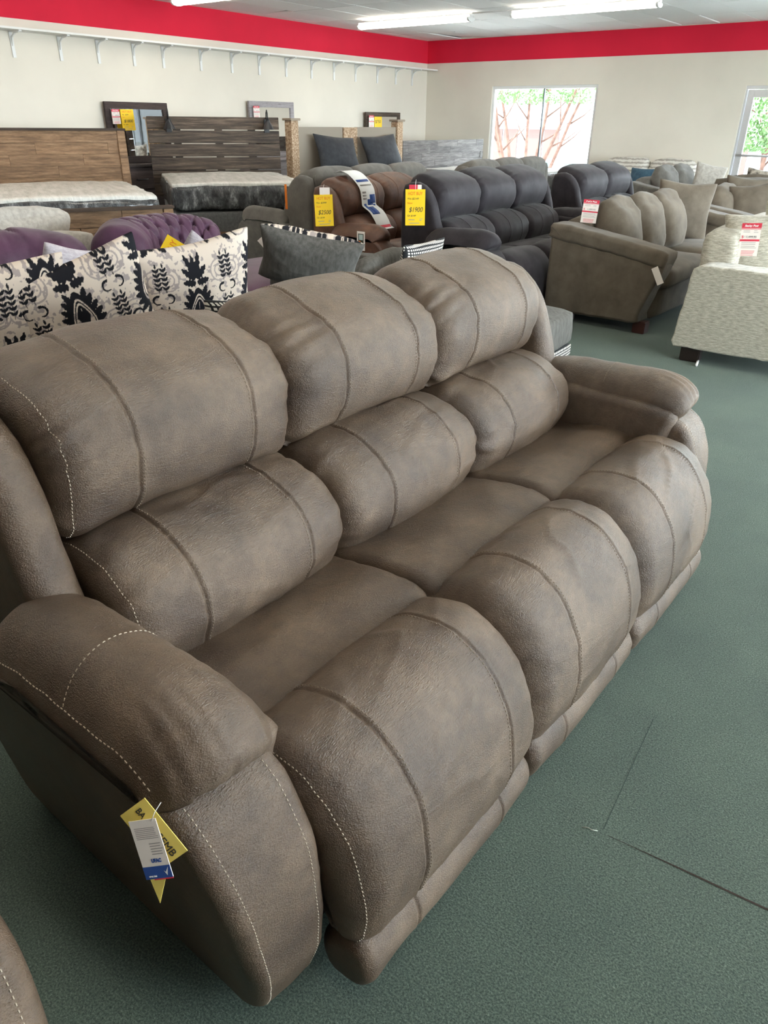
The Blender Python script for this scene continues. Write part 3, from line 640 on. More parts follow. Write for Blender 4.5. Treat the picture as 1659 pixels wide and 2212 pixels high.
# ------------------------------------------------------------------ tweed suite behind the leather sofa
t = thing('tweed_sofa', 'grey tweed sofa hidden behind the leather sofa, holding the damask pillows', 'sofa', (-3.45, 3.05, 0), math.pi); TW = t
cushion_sofa(t, 2.55, M_TWEED, depth=1.15, zarm0=.56, zarm1=.56, zback=.62, zcush=.66, ncush=0, flare=False)
t = thing('tweed_chair', 'grey tweed armchair with track arms behind the middle of the leather sofa', 'chair', (-3.62, 4.42, 0), math.pi+math.radians(8))
cushion_sofa(t, 1.05, M_TWEED, depth=.94, zarm0=.63, zarm1=.63, zback=.66, zcush=.68, ncush=1, nseat=1, flare=False, pad=False, armw=.16); TWC = t
t = thing('tweed_ottoman', 'grey tweed ottoman with a black and white checked band past the far arm', 'ottoman', (-2.19, 4.10, 0), math.radians(2))
rbox('base', (-.36, .37, -.30, .30, .0, .13), M_TWEED, t, r=.02); rbox('check_band', (-.37, .385, -.315, .315, .125, .215), M_CHECK, t, r=.02); rbox('box_cushion', (-.37, .39, -.31, .32, .21, .43), M_TWEED, t, r=.04, puff=(.01, .01, .03), wr=.006)
# ------------------------------------------------------------------ damask pillows: print stored as a colour attribute
def vcol_mat(name, rough=.85):
    m, nt, N, L, b = nmat(name); a = N.new('ShaderNodeAttribute'); a.attribute_name = 'print'; L.new(a.outputs['Color'], b.inputs['Base Color'])
    b.inputs['Roughness'].default_value = rough; b.inputs['Specular IOR Level'].default_value = .2
    t2 = tex(N, L, 420, 2, .5); L.new(bump(N, L, t2.outputs['Fac'], .3, .002), b.inputs['Normal']); return m
M_DAMASK = vcol_mat('damask_print')
CREAM = np.array([.66, .555, .465]); INK = np.array([.010, .010, .014]); SHADE = np.array([.36, .30, .28])
def leaf(x, y, cx, cy, ang, ln, wd, ser=0.0):
    c, s = math.cos(ang), math.sin(ang); u = (x-cx)*c+(y-cy)*s; v = -(x-cx)*s+(y-cy)*c; q = u/ln
    w_ = wd*np.sqrt(np.maximum(0, 1-(2*q-1)**2))*(1-.45*q)
    if ser: w_ = w_*(1+ser*np.sin(q*26+np.sign(v)*1.5))
    return (q > 0) & (q < 1) & (np.abs(v-.12*ln*np.sin(q*2.2)*0) < w_)
def ring(x, y, cx, cy, a, b, th):
    # teardrop outline, point up
    v = (y-cy)/b; u = (x-cx)/(a*np.maximum(.12, 1-.45*np.clip(v, -1, 1.2)-.25*np.clip(v, 0, 1.2)**2)); d = np.sqrt(u*u+v*v); return np.abs(d-1) < th
def arcc(x, y, cx, cy, r, a0, a1, th):
    d = np.hypot(x-cx, y-cy); a = np.mod(np.arctan2(y-cy, x-cx)-a0, 2*math.pi); q = a/((a1-a0) % (2*math.pi)+1e-9); return (np.abs(d-r) < th*(1-.6*np.clip(q, 0, 1))) & (q < 1)
def palmette(x, y):
    """one palmette motif around the origin, about 1 unit tall"""
    cy = -.20; ax = np.abs(x)
    def drop(sc):   # teardrop, point up
        v = (y-cy)/(.30*sc); w_ = .20*sc*np.sqrt(np.maximum(0, 1-np.clip(v, -1, 1)**2))*(1-.42*np.clip(v, -1, 1)); return (np.abs(v) < 1) & (ax < w_)
    k = np.zeros(x.shape, bool)
    for j in range(8):      # broad serrated leaves fringing the drop
        v = -.92+j*.225; by = cy+.27*v; bx = .15*math.sqrt(max(0, 1-v*v))*(1-.42*v); an = -.55+j*.235
        k |= leaf(ax, y, bx, by, an, .155, .050, .12)
    k |= drop(1.0); k &= ~(drop(.74)); k |= drop(.66); k &= ~drop(.58)
    k |= drop(.50) & (np.sin(np.arctan2(ax, y-cy+.18)*7) > .1) & (np.hypot(x, y-cy+.18) > .05)
    k |= (np.hypot(x, y-cy+.16) < .03); k |= np.hypot(x, y-cy-.13) < .018
    for j in range(3): k |= leaf(ax, y, .012, .16+.05*(2-j), math.pi/2-.45-j*.50, .27-.03*j, .055, .22)
    k |= leaf(x, y, 0, .22, math.pi/2, .27, .058, .22)
    return k
def sprig(x, y):
    k = np.zeros(x.shape, bool)
    for j in range(5):
        for s in (-1, 1): k |= leaf(x, y, 0, -.22+j*.10, math.pi/2+s*.85, .12, .036)
    k |= leaf(x, y, 0, .26, math.pi/2, .10, .03); k |= (np.abs(x) < .008) & (y > -.3) & (y < .3); return k
def damask(x, y):
    """x,y in metres; returns rgb"""
    S = .30; X = x/S; Yv = y/(S*1.22); c = np.broadcast_to(CREAM, x.shape+(3,)).copy()
    row = np.floor(Yv); xo = X+.5*np.mod(row, 2); u = np.mod(xo, 1)-.5; v = (np.mod(Yv, 1)-.5)*1.22
    # pale paisley ground: concentric curls and dotted leaves
    g1 = np.hypot(np.abs(u)-.40, v-.28); g2 = np.hypot(np.abs(u)-.36, v+.42)
    pal = ((np.sin(g1*95) > .55) & (g1 < .20)) | ((np.sin(g2*95) > .55) & (g2 < .16)) | (fnoise(x*75, y*75+9, 5, 2) > .20)
    c[pal] = SHADE
    k = palmette(u*1.12, v*.90)
    for s in (-1, 1):
        k |= sprig((np.abs(u)-.45)*1.8, (v-s*.30)*1.6)
        k |= arcc(np.abs(u), v, .33, -.50, .075, .4, 4.4, .020); k |= arcc(np.abs(u), v, .42, .02, .06, 1.2, 5.2, .018)
    c[k] = INK; return c
def damask_pillow(label, size, thick, loc, rot, off, n=250, group='damask throw pillows', back=None, roll=0):
    o = throw('damask_pillow', label, 'pillow', size, thick, M_DAMASK, loc, rot, group, n=n, back=back, seed=int(off[0]*10))
    me = o.data; nv = len(me.vertices); co = np.empty(nv*3); me.vertices.foreach_get('co', co); co = co.reshape(-1, 3)
    rgb = damask(co[:, 0]+off[0], co[:, 2]+off[1]); at = me.color_attributes.new('print', 'FLOAT_COLOR', 'POINT')
    at.data.foreach_set('color', np.c_[rgb, np.ones(nv)].ravel()); return o
RZP = math.radians(90)   # front (-y local) turned to +x
def prot(lean, rz, roll=0):
    return (Matrix.Rotation(rz, 3, 'Z') @ Matrix.Rotation(lean, 3, 'X') @ Matrix.Rotation(roll, 3, 'Y')).to_euler()
damask_pillow('black and cream damask pillow nearest the left edge, mostly behind another', (.56, .56), .17, (-2.80, 1.30, .47), prot(math.radians(14), RZP-.25, math.radians(-2)), (.10, .03))
damask_pillow('black and cream damask pillow tilted, second from the left edge', (.56, .56), .17, (-2.66, 1.68, .475), prot(math.radians(12), RZP-.25, math.radians(-16)), (.02, .12))
damask_pillow('black and cream damask pillow leaning right beside the grey tweed armchair', (.56, .56), .17, (-2.72, 2.20, .46), prot(math.radians(12), RZP-.2, math.radians(-6)), (.33, .2))
throw('checked_pillow', 'small black and white checked pillow below the right damask pillow', 'pillow', (.46, .30), .12, M_CHECK, Vector((pz(545, 642, .80).x, pz(545, 642, .80).y, .50)), prot(math.radians(8), RZP-.5, math.radians(4)))
damask_pillow('grey and damask two-sided pillow standing on the tweed armchair arm', (.60, .40), .26, (-3.18, 3.44, .567), prot(math.radians(-37), math.radians(212), math.radians(-13)), (.2, .1), n=120, back=M_TWEED)
throw('checked_pillow', 'checked pillow lying in the tweed armchair seat', 'pillow', (.45, .30), .12, M_CHECK, (-2.78, 4.02, .50), prot(math.radians(15), RZP))
# ------------------------------------------------------------------ purple tufted chesterfields
def tufted_roll(name, path, rads, mat, parent, tuft=None, n=110, m=72, seed=0, vert=1.0):
    """roll swept along a plan path; tuft=(u0,u1,a0,a1,nu,na) adds a diamond grid of dimples"""
    P = catmull(path, n, closed=False); R = np.interp(np.linspace(0, 1, n), np.linspace(0, 1, len(rads)), rads)
    T = np.gradient(P, axis=0); T /= np.linalg.norm(T, axis=1)[:, None]; up = np.array([0, 0, 1.]); V = np.zeros((n, m, 3)); an = np.linspace(0, 2*math.pi, m, endpoint=False)
    s = np.linspace(0, 1, n); U, A = np.meshgrid(s, an, indexing='ij')
    k = np.zeros_like(U)
    if tuft:
        u0, u1, a0, a1, nu, na = tuft
        for j in range(na):
            for i in range(nu+(j % 2)):
                cu = u0+(u1-u0)*(i+.5-.5*(j % 2))/nu; ca = a0+(a1-a0)*(j+.5)/na
                du = (U-cu)/((u1-u0)/nu); da = (np.mod(A-ca+math.pi, 2*math.pi)-math.pi)/((a1-a0)/na)
                k += -.34*np.exp(-(du**2+da**2)/.018); k += -.16*np.exp(-np.minimum((du-da*.5)**2, (du+da*.5)**2)/.004)*np.exp(-(du**2+da**2)/.30)
    k += .05*fnoise(U*14+seed, A*1.5, seed)
    cap = np.clip(np.minimum(s, 1-s)/.07, 0, 1); cp = np.sqrt(1-(1-cap)**2)*.55+.45
    for i in range(n):
        side = np.cross(T[i], up); side /= np.linalg.norm(side)
        rr = R[i]*cp[i]*(1+k[i]); V[i] = P[i]+np.outer(rr*np.cos(an), side)+np.outer(rr*np.sin(an)*vert, up)
    F = [(i*m+j, i*m+(j+1) % m, (i+1)*m+(j+1) % m, (i+1)*m+j) for i in range(n-1) for j in range(m)]+[tuple(range(m))[::-1], tuple((n-1)*m+j for j in range(m))]
    o = meshobj(name, V.reshape(-1, 3), F, mat, parent, True)
    bm = bmesh.new(); bm.from_mesh(o.data); bmesh.ops.recalc_face_normals(bm, faces=bm.faces[:]); bm.to_mesh(o.data); bm.free(); return o
t = thing('purple_chaise', 'purple velvet tufted chaise with rolled back and seat', 'sofa', (-4.1, 3.95, 0), 0); 
loc0 = Vector((-4.1, 3.95, 0))
def rel(pts): return [tuple(Vector(p)-loc0) for p in pts]
tufted_roll('rolled_back', rel([(-4.62, 3.13, .60), (-4.80, 3.30, .62), (-4.92, 3.62, .63), (-4.95, 3.86, .63), (-4.90, 4.05, .61), (-4.78, 4.18, .57)]), [.20, .215, .20, .19, .18, .15], M_PURP, t, (.22, .98, -.9, 1.9, 6, 4))
rbox('seat', (-.60, .36, -.62, .72, .20, .45), M_PURP, t, r=.06, puff=(.01, .01, .03)); rbox('base', (-.72, .33, -.70, .70, .07, .42), M_PURP, t, r=.05)
for (x, y) in ((-.62, -.6), (.22, -.6), (-.62, .58), (.22, .58)): boxo('foot', (x, x+.08, y, y+.08, 0, .09), M_LEG, t, .01)
t = thing('purple_loveseat', 'purple velvet tufted loveseat with rounded rolled arm at the left edge', 'sofa', (-4.3, 2.1, 0), 0); loc0 = Vector((-4.3, 2.1, 0))
tufted_roll('rolled_back', rel([(-4.62, 2.86, .56), (-4.84, 2.66, .60), (-4.92, 2.34, .62), (-4.92, 1.9, .62), (-4.90, 1.3, .62)]), [.20, .225, .21, .20, .19], M_PURP, t, (.30, .98, -.9, 1.9, 5, 4), seed=3)
rbox('seat', (-.42, .60, -.85, .75, .20, .45), M_PURP, t, r=.06, puff=(.01, .01, .03)); rbox('base', (-.55, .58, -.90, .82, .07, .42), M_PURP, t, r=.05)
for (x, y) in ((-.5, -.8), (.46, -.8), (-.5, .70), (.46, .70)): boxo('foot', (x, x+.08, y, y+.08, 0, .09), M_LEG, t, .01)
throw('silver_pillow', 'silver crinkled pillow peeking over the damask pillow by the purple arm', 'pillow', (.42, .42), .13, M_LAV, (-3.98, 2.25, .45), prot(math.radians(20), RZP, math.radians(14)))
throw('silver_pillow', 'silver crinkled pillow standing on the purple chaise behind the yellow tag', 'pillow', (.36, .36), .12, M_LAV, (-4.46, 3.50, .40), prot(math.radians(20), RZP-.3, math.radians(35)))
t = thing('beige_sofa', 'beige chenille sofa with piped back cushion at the left edge', 'sofa', (-6.25, 3.58, 0), math.pi)
cushion_sofa(t, 2.1, M_BEIGE, depth=1.0, zarm0=.6, zarm1=.6, zback=.70, zcush=.84, ncush=2, flare=False, pad=False)
# ------------------------------------------------------------------ throw pillows on the taupe and grey sofas
throw('taupe_pillow', 'taupe throw pillow with a pointed corner against the far arm of the sloping-arm sofa', 'pillow', (.52, .52), .20, M_TAUPE, (-2.20, 7.56, .47), prot(math.radians(-8), math.radians(32), math.radians(4)))
throw('taupe_pillow', 'taupe throw pillow with a pointed corner on the loveseat beyond', 'pillow', (.50, .48), .19, M_TAUPE, (-2.10, 9.50, .47), prot(math.radians(-10), math.radians(30), math.radians(4)))
throw('taupe_pillow', 'taupe pillow with a pinched top at the near end of the loveseat beyond', 'pillow', (.48, .46), .19, M_TAUPE, (-1.82, 8.86, .47), prot(math.radians(-14), math.radians(20), math.radians(-8)))
throw('grey_pillow', 'light grey pillow with a pointed corner on the slate loveseat', 'pillow', (.46, .46), .16, M_BEIGE, (-3.38, 12.55, .48), prot(math.radians(-12), math.radians(30), math.radians(10)))
throw('patterned_pillow', 'brown patterned pillow behind the plain taupe sofa back', 'pillow', (.48, .44), .15, fabric('brown_print', (.03, .022, .016), (.55, .48, .40), 14, .9), (-2.60, 12.35, .46), prot(math.radians(-8), math.radians(0), math.radians(6)))
throw('patterned_pillow', 'small brown pillow tip at the right end of the plain taupe sofa', 'pillow', (.42, .42), .14, M_TAUPE, (-1.72, 12.35, .44), prot(math.radians(-8), 0, math.radians(30)))
throw('blue_pillow', 'blue pillow on the striped sofa beside the charcoal loveseat', 'pillow', (.5, .36), .16, M_BLUE, (-4.62, 13.30, .47), prot(math.radians(-25), math.radians(0)))
throw('chenille_pillow', 'pale chenille pillow carrying the red and white price card', 'pillow', (.50, .46), .18, M_CHEN, (-1.03, 5.60, .50), prot(math.radians(-16), math.radians(16), math.radians(-6)))
throw('chenille_pillow', 'pale chenille pillow cut by the right frame edge', 'pillow', (.50, .48), .18, M_CHEN, (-.96, 6.15, .50), prot(math.radians(-14), math.radians(40), math.radians(4)))
# ------------------------------------------------------------------ beds
W_RUST = wood('rustic_brown', (.10, .056, .03), (.27, .155, .082), (.42, .26, .15), along=(14, 1.2, 14))
W_EDGE = wood('rustic_dark', (.03, .018, .012), (.055, .034, .022), (.08, .05, .034), along=(14, 1.2, 14))
W_CHAR = wood('weathered_dark', (.018, .011, .008), (.066, .046, .033), (.165, .120, .086), along=(14, 1.0, 16), scale=2.2)
W_GREY = wood('weathered_grey', (.060, .052, .049), (.135, .120, .113), (.24, .22, .21), along=(14, 1.2, 14), scale=2.5)
M_FILM = plain('mattress_top', (.74, .74, .70), .35)
def filmmat():
    m, nt, N, L, b = nmat('plastic_wrap'); t = tex(N, L, 9, 6, .75, stretch=(1, 1, .45)); b.inputs['Roughness'].default_value = .18
    r = ramp(N, L, t.outputs['Fac'], [(.44, (.035, .036, .040)), (.56, (.12, .125, .13)), (.68, (.42, .43, .44))]); L.new(r.outputs['Color'], b.inputs['Base Color'])
    L.new(bump(N, L, t.outputs['Fac'], 1.0, .06), b.inputs['Normal']); b.inputs['Coat Weight'].default_value = .6; b.inputs['Coat Roughness'].default_value = .1; return m
M_WRAP = filmmat()
def topmat():
    m, nt, N, L, b = nmat('quilted_top'); t = tex(N, L, 5, 6, .7, stretch=(.5, 3, 1)); r = ramp(N, L, t.outputs['Fac'], [(.35, (.60, .60, .56)), (.6, (.80, .79, .75))])
    L.new(r.outputs['Color'], b.inputs['Base Color']); b.inputs['Roughness'].default_value = .25; L.new(bump(N, L, t.outputs['Fac'], .6, .03), b.inputs['Normal']); return m
M_TOP = topmat()
def mattress(root, x0, x1, w, z0, z1):
    m = rbox('mattress', (x0, x1, -w/2, w/2, z0, z1), M_WRAP, root, r=.06, wr=.01, n=20, puff=(.02, .02, .01))
    rbox('pillow_top', (x0+.02, x1-.02, -w/2+.02, w/2-.02, z1-.05, z1+.02), M_TOP, m, r=.03, wr=.008, n=16, puff=(0, 0, .02))
def planks(root, name, x0, x1, w, z0, z1, rows, cols, mat, gap=.004, stag=.5, bev=.003):
    h = (z1-z0)/rows
    for i in range(rows):
        ys = [-w/2]
        if cols > 1:
            o = (i*stag) % 1.0/cols*w
            ys += [y for y in (-w/2+o+k*w/cols for k in range(cols+1)) if -w/2+.08 < y < w/2-.08]
        ys += [w/2]
        for k in range(len(ys)-1):
            d = random.uniform(-.003, .003); boxo(name, (x0, x1+d, ys[k]+gap/2, ys[k+1]-gap/2, z0+i*h+gap/2, z0+(i+1)*h-gap/2), mat, root, bev)
def bed_at(name, label, c, rz): return thing(name, label, 'bed', (c[0], c[1], 0), rz)
# bed A: brown plank headboard with footboard (local +x towards the foot, +y along the headboard)
rzA = math.atan2(-.443, .896); t = bed_at('plank_bed', 'rustic brown plank bed with footboard and wrapped mattress at far left', (-8.43, 4.98), rzA); HW = .86
boxo('post', (-.09, -.02, HW-.09, HW, 0, 1.33), W_RUST, t, .006); boxo('post', (-.09, -.02, -HW, -HW+.09, 0, 1.33), W_RUST, t, .006)
planks(t, 'plank', -.08, -.045, 2*HW-.18, .50, 1.21, 6, 2, W_RUST, .001, .37, .0012); boxo('top_rail', (-.085, -.03, -HW+.09, HW-.09, 1.21, 1.33), W_RUST, t, .004); boxo('cap', (-.11, .0, -HW-.01, HW+.01, 1.33, 1.355), W_EDGE, t, .004)
for s in (-1, 1): boxo('side_rail', (-.02, 2.06, s*(HW-.05)-.02, s*(HW-.05)+.02, .22, .42), W_EDGE, t, .004)
for s in (-1, 1): boxo('foot_post', (2.06, 2.13, s*(HW-.045)-.045, s*(HW-.045)+.045, 0, .70), W_RUST, t, .005)
planks(t, 'plank', 2.07, 2.105, 2*HW-.18, .12, .70, 4, 2, W_RUST); boxo('cap', (2.04, 2.15, -HW-.01, HW+.01, .70, .725), W_EDGE, t, .004)
rbox('box_spring', (.0, 2.03, -.77, .77, .30, .54), plain('box_grey', (.18, .18, .18), .8), t, r=.04); mattress(t, .0, 2.03, 1.56, .54, .80)
# bed B: dark slatted headboard with two lamps
rzB = math.atan2(-.57, .82); t = bed_at('slat_bed', 'dark weathered slat-headboard bed with two lamps and plastic-wrapped mattress', (-8.50, 7.50), rzB); HW = .8725
for i in range(6):
    z1 = 1.485-i*.163
    boxo('slat', (-.05, -.01, -HW, HW, z1-.150, z1), W_CHAR, t, .004)
for y in (-.5, .05, .5): boxo('stile', (-.09, -.05, y-.05, y+.05, .0, 1.46), W_CHAR, t, .003)
rbox('box_spring', (.03, 2.06, -.78, .78, .26, .52), fabric('box_fabric', (.10, .10, .10), (.16, .16, .16), 40), t, r=.04); mattress(t, .03, 2.06, 1.58, .52, .80)
for s in (-1, 1): boxo('side_rail', (-.01, 2.09, s*.81-.02, s*.81+.02, .14, .28), W_CHAR, t, .004)
boxo('foot_rail', (2.07, 2.11, -.83, .83, .14, .30), W_RUST, t, .004)
for (x, y) in ((2.02, -.79), (2.02, .72)): boxo('leg', (x, x+.07, y, y+.07, 0, .16), W_CHAR, t, .004)
for k, y in enumerate((-.60, .70)):
    p = Vector((-8.50, 7.50, 0))+Matrix.Rotation(rzB, 3, 'Z') @ Vector((0, y, 1.40))
    l = thing('headboard_lamp', 'black gooseneck lamp on the %s end of the dark slat headboard' % ('left' if k == 0 else 'right'), 'lamp', p, rzB, 'headboard lamps')
    MB().box(-.012, .012, -.035, .035, -.10, .06).build('mount', MBLACK, l, bevel=.004)
    MB().tube([(.0, 0, .05), (.02, 0, .14), (.07, 0, .17), (.11, 0, .13), (.12, 0, .06)], .008, 8).build('arm', MBLACK, l, True)
    n_ = 16; pr = [(.02, .06), (.03, .03), (.055, -.01), (.075, -.05), (.08, -.06)]
    v = [(.12+r*math.cos(2*math.pi*q/n_), r*math.sin(2*math.pi*q/n_), z) for r, z in pr for q in range(n_)]
    meshobj('shade', v, [(i*n_+q, i*n_+(q+1) % n_, (i+1)*n_+(q+1) % n_, (i+1)*n_+q) for i in range(len(pr)-1) for q in range(n_)]+[tuple(range(n_))], MBLACK, l)
# bed C: tan panels with cork-like posts
def cork():
    m, nt, N, L, b = nmat('cork_post'); t = tex(N, L, 45, 5, .7); r = ramp(N, L, t.outputs['Fac'], [(.35, (.20, .11, .06)), (.5, (.40, .27, .165)), (.65, (.66, .52, .38))]); L.new(r.outputs['Color'], b.inputs['Base Color']); b.inputs['Roughness'].default_value = .8
    L.new(bump(N, L, t.outputs['Fac'], .5, .01), b.inputs['Normal']); return m
M_CORK = cork(); M_TAN = wallpaint('tan_panel', (.30, .255, .205)); M_CAP = plain('tan_cap', (.28, .22, .16), .5)
rzC = math.atan2(-.087, .996); t = bed_at('cork_post_bed', 'tan panelled bed with textured cork-brown posts and dark pillows', (-7.945, 9.715), rzC); HW = 1.21
for a, b in ((-HW, -HW+.14), (HW-.14, HW)):
    boxo('post', (-.14, 0, a, b, 0, 1.45), M_CORK, t, .006); boxo('post_cap', (-.165, .025, a-.025, b+.025, 1.45, 1.48), M_CAP, t, .006)
boxo('centre_post', (-.10, -.01, -.15, .15, .3, 1.365), M_CORK, t, .004)
for a, b in ((-HW+.14, -.15), (.15, HW-.14)): boxo('panel', (-.09, -.03, a+.004, b-.004, .3, 1.37), M_TAN, t, .004)
rbox('box_spring', (.0, 2.0, -.95, .95, .25, .52), MATS['box_grey'], t, r=.04); rbox('mattress', (.0, 2.0, -.95, .95, .52, .80), plain('black_cover', (.03, .03, .035), .7), t, r=.07, puff=(0, 0, .02))
for (x, y) in ((.05, -.9), (.05, .84), (1.9, -.9), (1.9, .84)): boxo('leg', (x, x+.06, y, y+.06, 0, .26), M_LEG, t)
M_SHAM = fabric('charcoal_sham', (.022, .024, .029), (.038, .040, .046), 12, .6, sheen=.05, bstr=.1)
for k, (y, r) in enumerate(((-.52, 5), (.50, -3))):
    p = Vector((-7.945, 9.715, 0))+Matrix.Rotation(rzC, 3, 'Z') @ Vector((.30, y, .80))
    throw('bed_pillow', 'charcoal flanged pillow on the %s half of the cork-post bed' % ('left' if k == 0 else 'right'), 'pillow', (.80, .50), .20, M_SHAM, p, prot(math.radians(-24), math.radians(90)+rzC, math.radians(r)), 'charcoal bed pillows')
# bed D: grey plank headboard in the corner
t = bed_at('grey_plank_bed', 'grey weathered plank bed in the corner under the window', (-7.9, 12.36), 0); HW = 1.32
planks(t, 'plank', -.06, -.02, 2*HW, .35, 1.17, 8, 4, W_GREY, .001, .37, .001)
for s in (-1, 1): boxo('post', (-.11, -.06, s*1.1-.05, s*1.1+.05, 0, 1.1), W_GREY, t, .004)
rbox('box_spring', (.0, 2.0, -1.0, 1.0, .2, .45), MATS['box_grey'], t, r=.04); mattress(t, .0, 2.0, 2.0, .45, .72)
for (x, y) in ((.05, -.9), (.05, .84), (1.9, -.9), (1.9, .84)): boxo('leg', (x, x+.06, y, y+.06, 0, .21), M_LEG, t)
# ------------------------------------------------------------------ dressers and mirrors on the left wall
W_GLAV = wood('grey_lavender', (.24, .215, .22), (.33, .30, .31), (.40, .37, .38), along=(14, 1.2, 14)); W_ESP = wood('espresso', (.025, .015, .014), (.045, .028, .024), (.065, .042, .036), along=(14, 1.2, 14))
MIRROR = plain('mirror_glass', (.92, .92, .92), .02, 1.0)
def dresser(label, y0, y1, h, mat, rows=3):
    t = thing('dresser', label, 'dresser', (XL+.02, (y0+y1)/2, 0)); w_ = (y1-y0)/2
    boxo('body', (0, .40, -w_, w_, .06, h-.03), mat, t, .004); boxo('top', (0, .43, -w_-.015, w_+.015, h-.03, h), mat, t, .004)
    for (x, y) in ((.02, -w_+.02), (.32, -w_+.02), (.02, w_-.08), (.32, w_-.08)): boxo('foot', (x, x+.06, y, y+.06, 0, .06), mat, t)
    hh = (h-.16)/rows
    for i in range(rows):
        for k in (-1, 1):
            d = boxo('drawer', (.40, .418, min(0, k*w_)+.02, max(0, k*w_)-.02, .10+i*hh, .10+(i+1)*hh-.02), mat, t, .004)
            yc = k*w_/2; MB().tube([(.418, yc-.09, .10+i*hh+hh*.5), (.44, yc-.08, .10+i*hh+hh*.5), (.44, yc+.08, .10+i*hh+hh*.5), (.418, yc+.09, .10+i*hh+hh*.5)], .007, 6).build('handle', MBLACK, d, True)
    return t
def mirror(label, y0, y1, z0, z1, fw, mat):
    t = thing('dresser_mirror', label, 'mirror', (XL+.05, (y0+y1)/2, z0)); w_ = (y1-y0)/2; h = z1-z0
    boxo('frame_rail', (0, .04, -w_, w_, h-fw, h), mat, t, .004); boxo('frame_rail', (0, .04, -w_, w_, 0, fw), mat, t, .004)
    boxo('frame_stile', (0, .04, -w_, -w_+fw, fw, h-fw), mat, t, .004); boxo('frame_stile', (0, .04, w_-fw, w_, fw, h-fw), mat, t, .004)
    boxo('glass', (.01, .022, -w_+fw, w_-fw, fw, h-fw), MIRROR, t); return t
dresser('dark espresso dresser between the brown and the dark headboards', 6.45, 8.0, .90, W_ESP); mirror('dark framed mirror with price tags above the dark dresser', 6.65, 7.68, .905, 1.655, .085, W_ESP)
dresser('grey lavender dresser behind the dark slat headboard', 9.05, 10.6, .90, W_GLAV); mirror('grey lavender framed mirror behind the dark slat headboard', 9.28, 10.31, .905, 1.72, .085, W_GLAV)
dresser('dark dresser behind the cork-post headboard', 12.05, 13.6, .86, W_ESP); mirror('dark framed mirror with yellow tag right of the cork-post headboard', 12.27, 13.37, .865, 1.605, .075, W_CHAR)
# ------------------------------------------------------------------ tags and cards
M_YEL = plain('tag_yellow', (.90, .58, .010), .6); M_TRED = plain('tag_red', (.62, .03, .06), .6); M_TWHITE = plain('tag_white', (.80, .72, .66), .6); M_INKR = plain('ink_red', (.75, .16, .01), .6)
M_INK = plain('ink_black', (.03, .03, .03), .6); M_INKB = plain('ink_blue', (.02, .07, .28), .6); M_PALEY = plain('tag_pale_yellow', (.80, .62, .14), .6); M_INKW = plain('ink_white', (.85, .84, .82), .6); M_LINE = plain('ink_grey', (.30, .27, .25), .6)
def card(name, label, TL, TR, BL, plane, mat, thick=.0012, cat='price tag', curl=0):
    n_, c_ = plane; a, b, c = [pplane(*q, n_, c_) for q in (TL, TR, BL)]
    X = (b-a); w_ = X.length; X.normalize(); d = a-c; Yv = d-X*d.dot(X); h = Yv.length; Yv.normalize(); Z = X.cross(Yv)
    m = Matrix((X, Yv, Z)).transposed().to_4x4(); m.translation = a
    o = thing(name, label, cat); o.matrix_world = m
    MB().box(0, w_, -h, 0, -thick, 0).build('card', mat, o)
    return o, w_, h
def lines(o, x0, x1, ys, hh, mat):
    mb = MB()
    for y in ys: mb.box(x0, x1*random.uniform(.9, 1), y-hh, y, 0, .0004)
    mb.build('print_line', mat, o, False, 'stuff')
def facing(p):  # vertical plane through p facing the camera
    n_ = Vector((-p.x, -p.y, 0)).normalized(); return (n_, n_.dot(p))
def string(o, pts): MB().tube(pts, .0012, 5).build('string', M_INKW, o, True)
def hot_buy(label, TL, TR, BL, plane, was, now, orp):
    o, w_, h = card('hot_buy_tag', label, TL, TR, BL, plane, M_YEL)
    text_mesh('HOT BUY', h*.125, M_INKR, o, (w_*.12, -h*.155, .0006), width=w_*.74, bold=.0003)
    text_mesh('Was', h*.065, M_INK, o, (w_*.10, -h*.275, .0006)); text_mesh(was, h*.075, M_INK, o, (w_*.34, -h*.28, .0006), shear=.25)
    text_mesh('Now', h*.075, M_INKR, o, (w_*.10, -h*.40, .0006)); text_mesh(now, h*.19, M_INK, o, (w_*.17, -h*.62, .0006), shear=.25, width=w_*.7)
    text_mesh('Or', h*.075, M_INK, o, (w_*.10, -h*.75, .0006)); text_mesh(orp, h*.07, M_INK, o, (w_*.28, -h*.75, .0006), shear=.25)
    lines(o, w_*.16, w_*.5, [-h*.83], h*.02, M_LINE); lines(o, w_*.72, w_*.92, [-h*.81, -h*.85], h*.015, M_LINE); lines(o, w_*.2, w_*.8, [-h*.925], h*.018, M_LINE)
    return o
pb = Vector((-4.48, 5.33, .8)); pl = facing(pb)
o = hot_buy('yellow hot buy price tag hanging on the brown leather loveseat', (678, 421), (718, 420), (683, 489), pl, '$2999', '$2500', '$199')
c_, w_, h_ = card('clear_sleeve', 'small white tag hung above the yellow tag on the brown loveseat', (690, 405), (712, 405), (690, 421), (pl[0], pl[1]-.004), M_TWHITE)
pd = Vector((-3.45, 5.235, .8)); pl = facing(pd)
o = hot_buy('yellow hot buy price tag hanging on the charcoal reclining sofa', (876, 409), (919, 409), (875, 487), pl, '$2149', '$1900', '$149')
c_, w_, h_ = card('red_header_tag', 'red and white tag corner above the yellow tag on the charcoal sofa', (884, 399), (911, 399), (885, 412), (pl[0], pl[1]-.006), M_TRED); MB().box(w_*.68, w_, -h_, 0, 0, .0006).build('white_corner', M_TWHITE, c_)
pm = ((1, 0, 0), XL+.13)
o = hot_buy('yellow hot buy price tag stuck on the dark framed mirror', (259, 236), (287, 236), (264, 282), pm, '$2399', '$1800', '$129')
